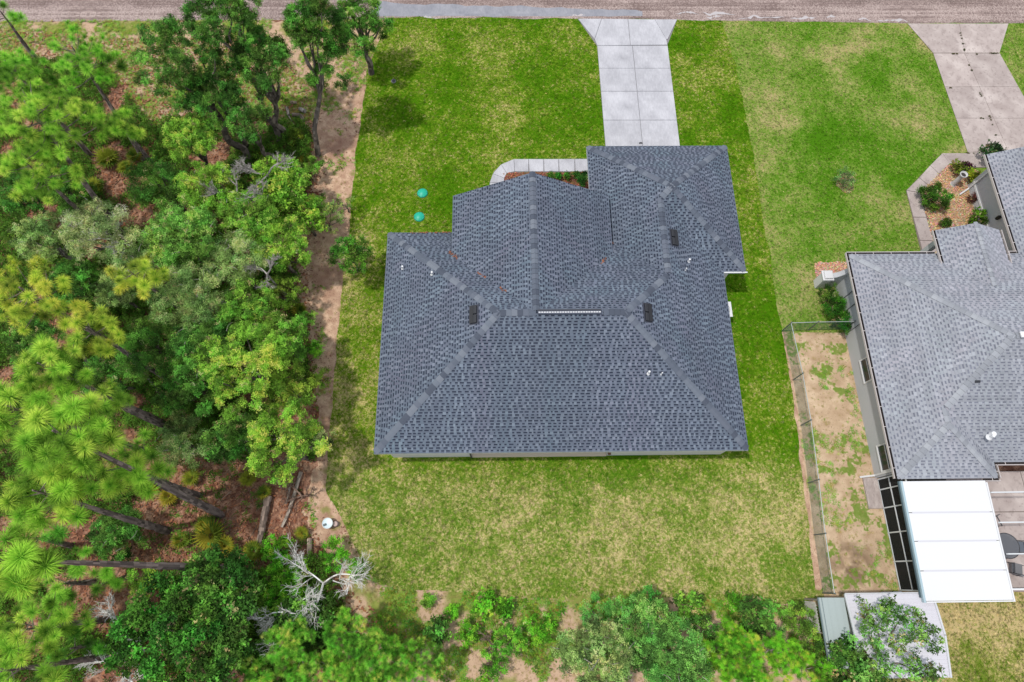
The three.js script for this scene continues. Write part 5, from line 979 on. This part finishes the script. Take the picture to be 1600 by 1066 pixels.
deadBranch(446, 958, 2.2, 1.5, 8, 'white dead branch sprawled beside the dense dark oak');
deadBranch(402, 246, 5.4, 1.3, 8, 'grey dead snag of fine twigs below the twin trunks', [176, 170, 166]);
deadBranch(352, 276, 5.2, 1.3, 7, 'grey dead branch lying over the light green oak', [176, 170, 166]);
deadBranch(190, 984, 1.4, 1.5, 8, 'pale dead twigs beside the large dense green oak');
deadBranch(182, 1040, 1.4, 1.3, 8, 'pale dead twigs at the bottom edge of the woods');
deadBranch(402, 410, 4.8, 0.9, 7, 'grey dead twigs in the grey green oak near the strip', [170, 164, 160]);
deadBranch(1010, 1000, 3.2, 0.8, 4, 'thin grey dead branch among the olive shrub oaks', [160, 150, 140]);
deadBranch(950, 1040, 3.6, 1.0, 5, 'grey dead stems in the twiggy shrub at the bottom edge', [170, 160, 150]);
deadBranch(150, 352, 5.2, 1.1, 6, 'bare silvery limbs rising from the pale sparse oak', [196, 192, 184]);
deadBranch(300, 455, 5.0, 0.8, 5, 'bare grey twigs poking out of the broad grey green oak', [186, 180, 172]);
deadBranch(440, 470, 0.4, 1.0, 6, 'brown brush pile on the sandy strip', [128, 92, 78]);
deadBranch(462, 520, 0.3, 0.9, 6, 'reddish brush pile beside the sandy strip', [142, 96, 78]);
deadBranch(470, 775, 0.25, 0.8, 5, 'broken brown branch beside the weathered log', [140, 116, 104]);
deadBranch(484, 300, 0.3, 0.7, 5, 'reddish brush at the edge of the sandy strip', [142, 92, 76]);
deadBranch(770, 1010, 0.4, 0.9, 6, 'grey brown dead brush on the scrub ground', [140, 120, 108]);
reseed(56);
function log(pts, r0, r1, tone, label, name = 'fallen_log', cat = 'log') {
  const w = pts.map(([x, y, h]) => at(x, y, h ?? r0)), o = w[0].clone(), t = thing(name, label, cat, [o.x, 0, o.z]);
  mesh('log', limb(w.map((p) => p.clone().sub(V(o.x, 0, o.z))), r0, r1, tone, 10, 0.1), barkMat, t);
  const d = w[0].clone().sub(w[1]).normalize(), g = new THREE.CylinderGeometry(r0 * 0.86, r0 * 0.86, 0.01, 12); g.applyQuaternion(new THREE.Quaternion().setFromUnitVectors(V(0, 1, 0), d)); g.translate(d.x * 0.012, w[0].y + d.y * 0.012, d.z * 0.012);
  mesh('cut_face', g, std([206, 184, 164], 1), t); return t;
}
log([[419, 776], [412, 812], [407, 838], [398, 880]], 0.19, 0.13, [150, 132, 122], 'long fallen log lying in the litter near the back lawn');
log([[470, 738], [458, 778], [449, 805], [440, 824]], 0.1, 0.07, [182, 168, 156], 'pale weathered log split along its length');
log([[455, 738], [451, 770], [447, 788]], 0.07, 0.04, [166, 150, 138], 'thin dead log beside the pale weathered one');
log([[484, 842], [483, 862], [481, 880]], 0.13, 0.1, [178, 160, 146], 'short pale dead stump log above the white branches');
log([[430, 748], [440, 764]], 0.035, 0.02, [170, 156, 144], 'thin pale stick lying by the weathered logs');
log([[448, 168], [451, 180]], 0.1, 0.09, [160, 150, 142], 'upright short log chunk in the scattered logs', 'log_chunk');
log([[457, 179], [468, 180], [474, 188]], 0.12, 0.1, [138, 124, 114], 'bent log chunk in the middle of the scattered logs', 'log_chunk');
log([[468, 170], [477, 174]], 0.13, 0.12, [176, 168, 162], 'pale log chunk nearest the slender oak', 'log_chunk');
log([[474, 222], [480, 216]], 0.11, 0.1, [160, 144, 132], 'small log chunk at the slender oak foot', 'log_chunk');
log([[454, 160], [463, 160]], 0.1, 0.1, [176, 158, 140], 'pale log chunk at the top of the scattered logs', 'log_chunk');
log([[449, 178], [462, 200]], 0.04, 0.03, [196, 184, 172], 'pale stick leaning across the scattered logs');
log([[190, 545, 0.6], [240, 600, 0.3], [252, 618, 0.15]], 0.1, 0.13, [150, 144, 138], 'pale fallen grey trunk in the dark shade');
log([[130, 555, 1.2], [148, 590, 0.8]], 0.07, 0.09, [150, 140, 134], 'fallen grey stem below the pine crown');
log([[282, 575, 0.5], [300, 602, 0.3]], 0.07, 0.09, [140, 134, 128], 'grey stem slanting beside the big bright oak');

// ---------------------------------------------------------------- undergrowth, litter and weeds nobody could count
reseed(57);
const verge = [[-80, 34], [620, 27], [610, 100], [500, 190], [400, 190], [330, 150], [240, 200], [170, 110], [-80, 80]].map((q) => xz(...q));
const clearing = [[250, 690], [330, 720], [520, 720], [530, 860], [400, 890], [250, 920], [180, 1000], [90, 960], [60, 900], [220, 880], [240, 780]].map((q) => xz(...q));
const woodsPoly = [[-100, 40], [200, 60], [420, 60], [480, 130], [500, 260], [480, 420], [488, 560], [505, 690], [470, 760], [520, 900], [640, 1000], [520, 1120], [-260, 1120]].map((q) => xz(...q));
{
  const stick = new THREE.CylinderGeometry(0.008, 0.012, 0.5, 4); stick.rotateZ(Math.PI / 2);
  const L = [], U = [], D = [], b = bounds(woodsPoly), dl = new THREE.PlaneGeometry(0.09, 0.045); dl.rotateX(-Math.PI / 2);
  for (let i = 0; i < 9000; i++) {
    const x = rr(b[0], b[1]), z = rr(b[2], 6); if (!inside(x, z, woodsPoly)) continue;
    if (i % 3 === 0) L.push([M4(x, rr(0, 0.06), z, rr(0.4, 1.8), new THREE.Quaternion().setFromEuler(new THREE.Euler(rr(-0.15, 0.15), rr(0, 6.28), rr(-0.15, 0.15)))), lin(mix3([196, 170, 150], [96, 74, 64], R()))]);
  }
  for (let i = 0; i < 8000; i++) { const x = rr(-16, -6), z = rr(-34, 0); if (!inside(x, z, stripPoly) || inside(x, z, lawnPoly) || fbm(x * 1.1, z * 1.1, 3) < 0.56) continue; D.push([M4(x, rr(-0.01, 0.03), z, rr(0.5, 1.3), new THREE.Quaternion().setFromEuler(new THREE.Euler(rr(-0.4, 0.4), rr(0, 6.28), rr(-0.4, 0.4)))), lin(mix3([176, 130, 106], [116, 86, 72], R()))]); }
  for (let i = 0; i < 60000; i++) { const x = rr(b[0], b[1]), z = rr(b[2], 6); if (!inside(x, z, woodsPoly)) continue; D.push([M4(x, rr(-0.01, 0.04), z, rr(0.7, 2.0), new THREE.Quaternion().setFromEuler(new THREE.Euler(rr(-0.6, 0.6), rr(0, 6.28), rr(-0.6, 0.6)))), lin(mix3(mix3([186, 124, 92], [120, 76, 60], R()), [206, 168, 136], R() * R()))]); }
  for (let i = 0; i < 95000; i++) {
    const x = rr(b[0], b[1]), z = rr(b[2], 6); if (!inside(x, z, woodsPoly)) continue;
    const m = fbm(x * 0.45 + 3, z * 0.45 + 8, 3); if (m < 0.40 + 0.07 * R()) continue;
    if (inside(x, z, verge) || inside(x, z, stripPoly) || (inside(x, z, clearing) && R() > 0.12) || (inside(x, z, scrubPoly) && R() > 0.25)) continue;
    const k = rr(0.7, 1.25), c = mix3([94, 144, 50], [156, 194, 72], R() * R());
    U.push([M4(x, rr(0.02, 0.1 + 2.6 * (m - 0.40)), z, rr(0.7, 1.4), new THREE.Quaternion().setFromEuler(new THREE.Euler(rr(-0.7, 0.7), rr(0, 6.28), rr(-0.7, 0.7)))), lin(c.map((v) => v * k))]);
  }
  tag(instanced('twig_litter', stick, matte({}), L), 'fallen twigs strewn over the reddish woodland floor', 'twig litter', null, 'stuff');
  tag(instanced('leaf_litter', dl, matte({ side: THREE.DoubleSide }), D), 'rust brown leaf litter over the woodland floor', 'leaf litter', null, 'stuff');
  tag(instanced('undergrowth', SPRAY.oak, leafMat, U), 'low green undergrowth beneath the pines and oaks', 'undergrowth', null, 'stuff');
}
{
  const W = [], S = [], G = tuftGeo(9, 0.14, 0.02);
  const put = (poly, n, dens, big) => { const b = bounds(poly); for (let i = 0; i < n; i++) { const x = rr(Math.max(b[0], -34), b[1]), z = rr(b[2], Math.min(b[3], 6)); if (!inside(x, z, poly) || inside(x, z, lawnPoly)) continue; const m = fbm(x * 0.8 + 20, z * 0.8, 4); if (m < dens + 0.05 * R()) { if (R() < 0.12) W.push([M4(x, 0, z, rr(0.5, 1), qy(rr(0, 6.28))), lin(mix3([196, 176, 120], [150, 140, 80], R()))]); continue; } const c = mix3([112, 166, 50], [172, 186, 90], R()).map((v) => v * rr(0.8, 1.15)); if (big && R() < 0.12) S.push([M4(x, rr(0.02, 0.12), z, rr(0.5, 1.0), qy(rr(0, 6.28))), lin(c)]); else W.push([M4(x, 0, z, rr(0.6, 1.5), qy(rr(0, 6.28))), lin(c)]); } };
  put(scrubPoly, 26000, 0.48, true); put(verge, 16000, 0.42, false); put(stripPoly, 9000, 0.6, true); put(runPoly, 6000, 0.58, false);
  tag(instanced('ground_cover', G, grassMat, W), 'weeds and dry grass on the sandy ground around the lawns', 'ground cover', null, 'stuff');
  tag(instanced('weeds', SPRAY.broad, leafMat, S), 'leafy green weeds on the sandy scrub ground', 'weeds', null, 'stuff');
}

renderer.render(scene, camera);
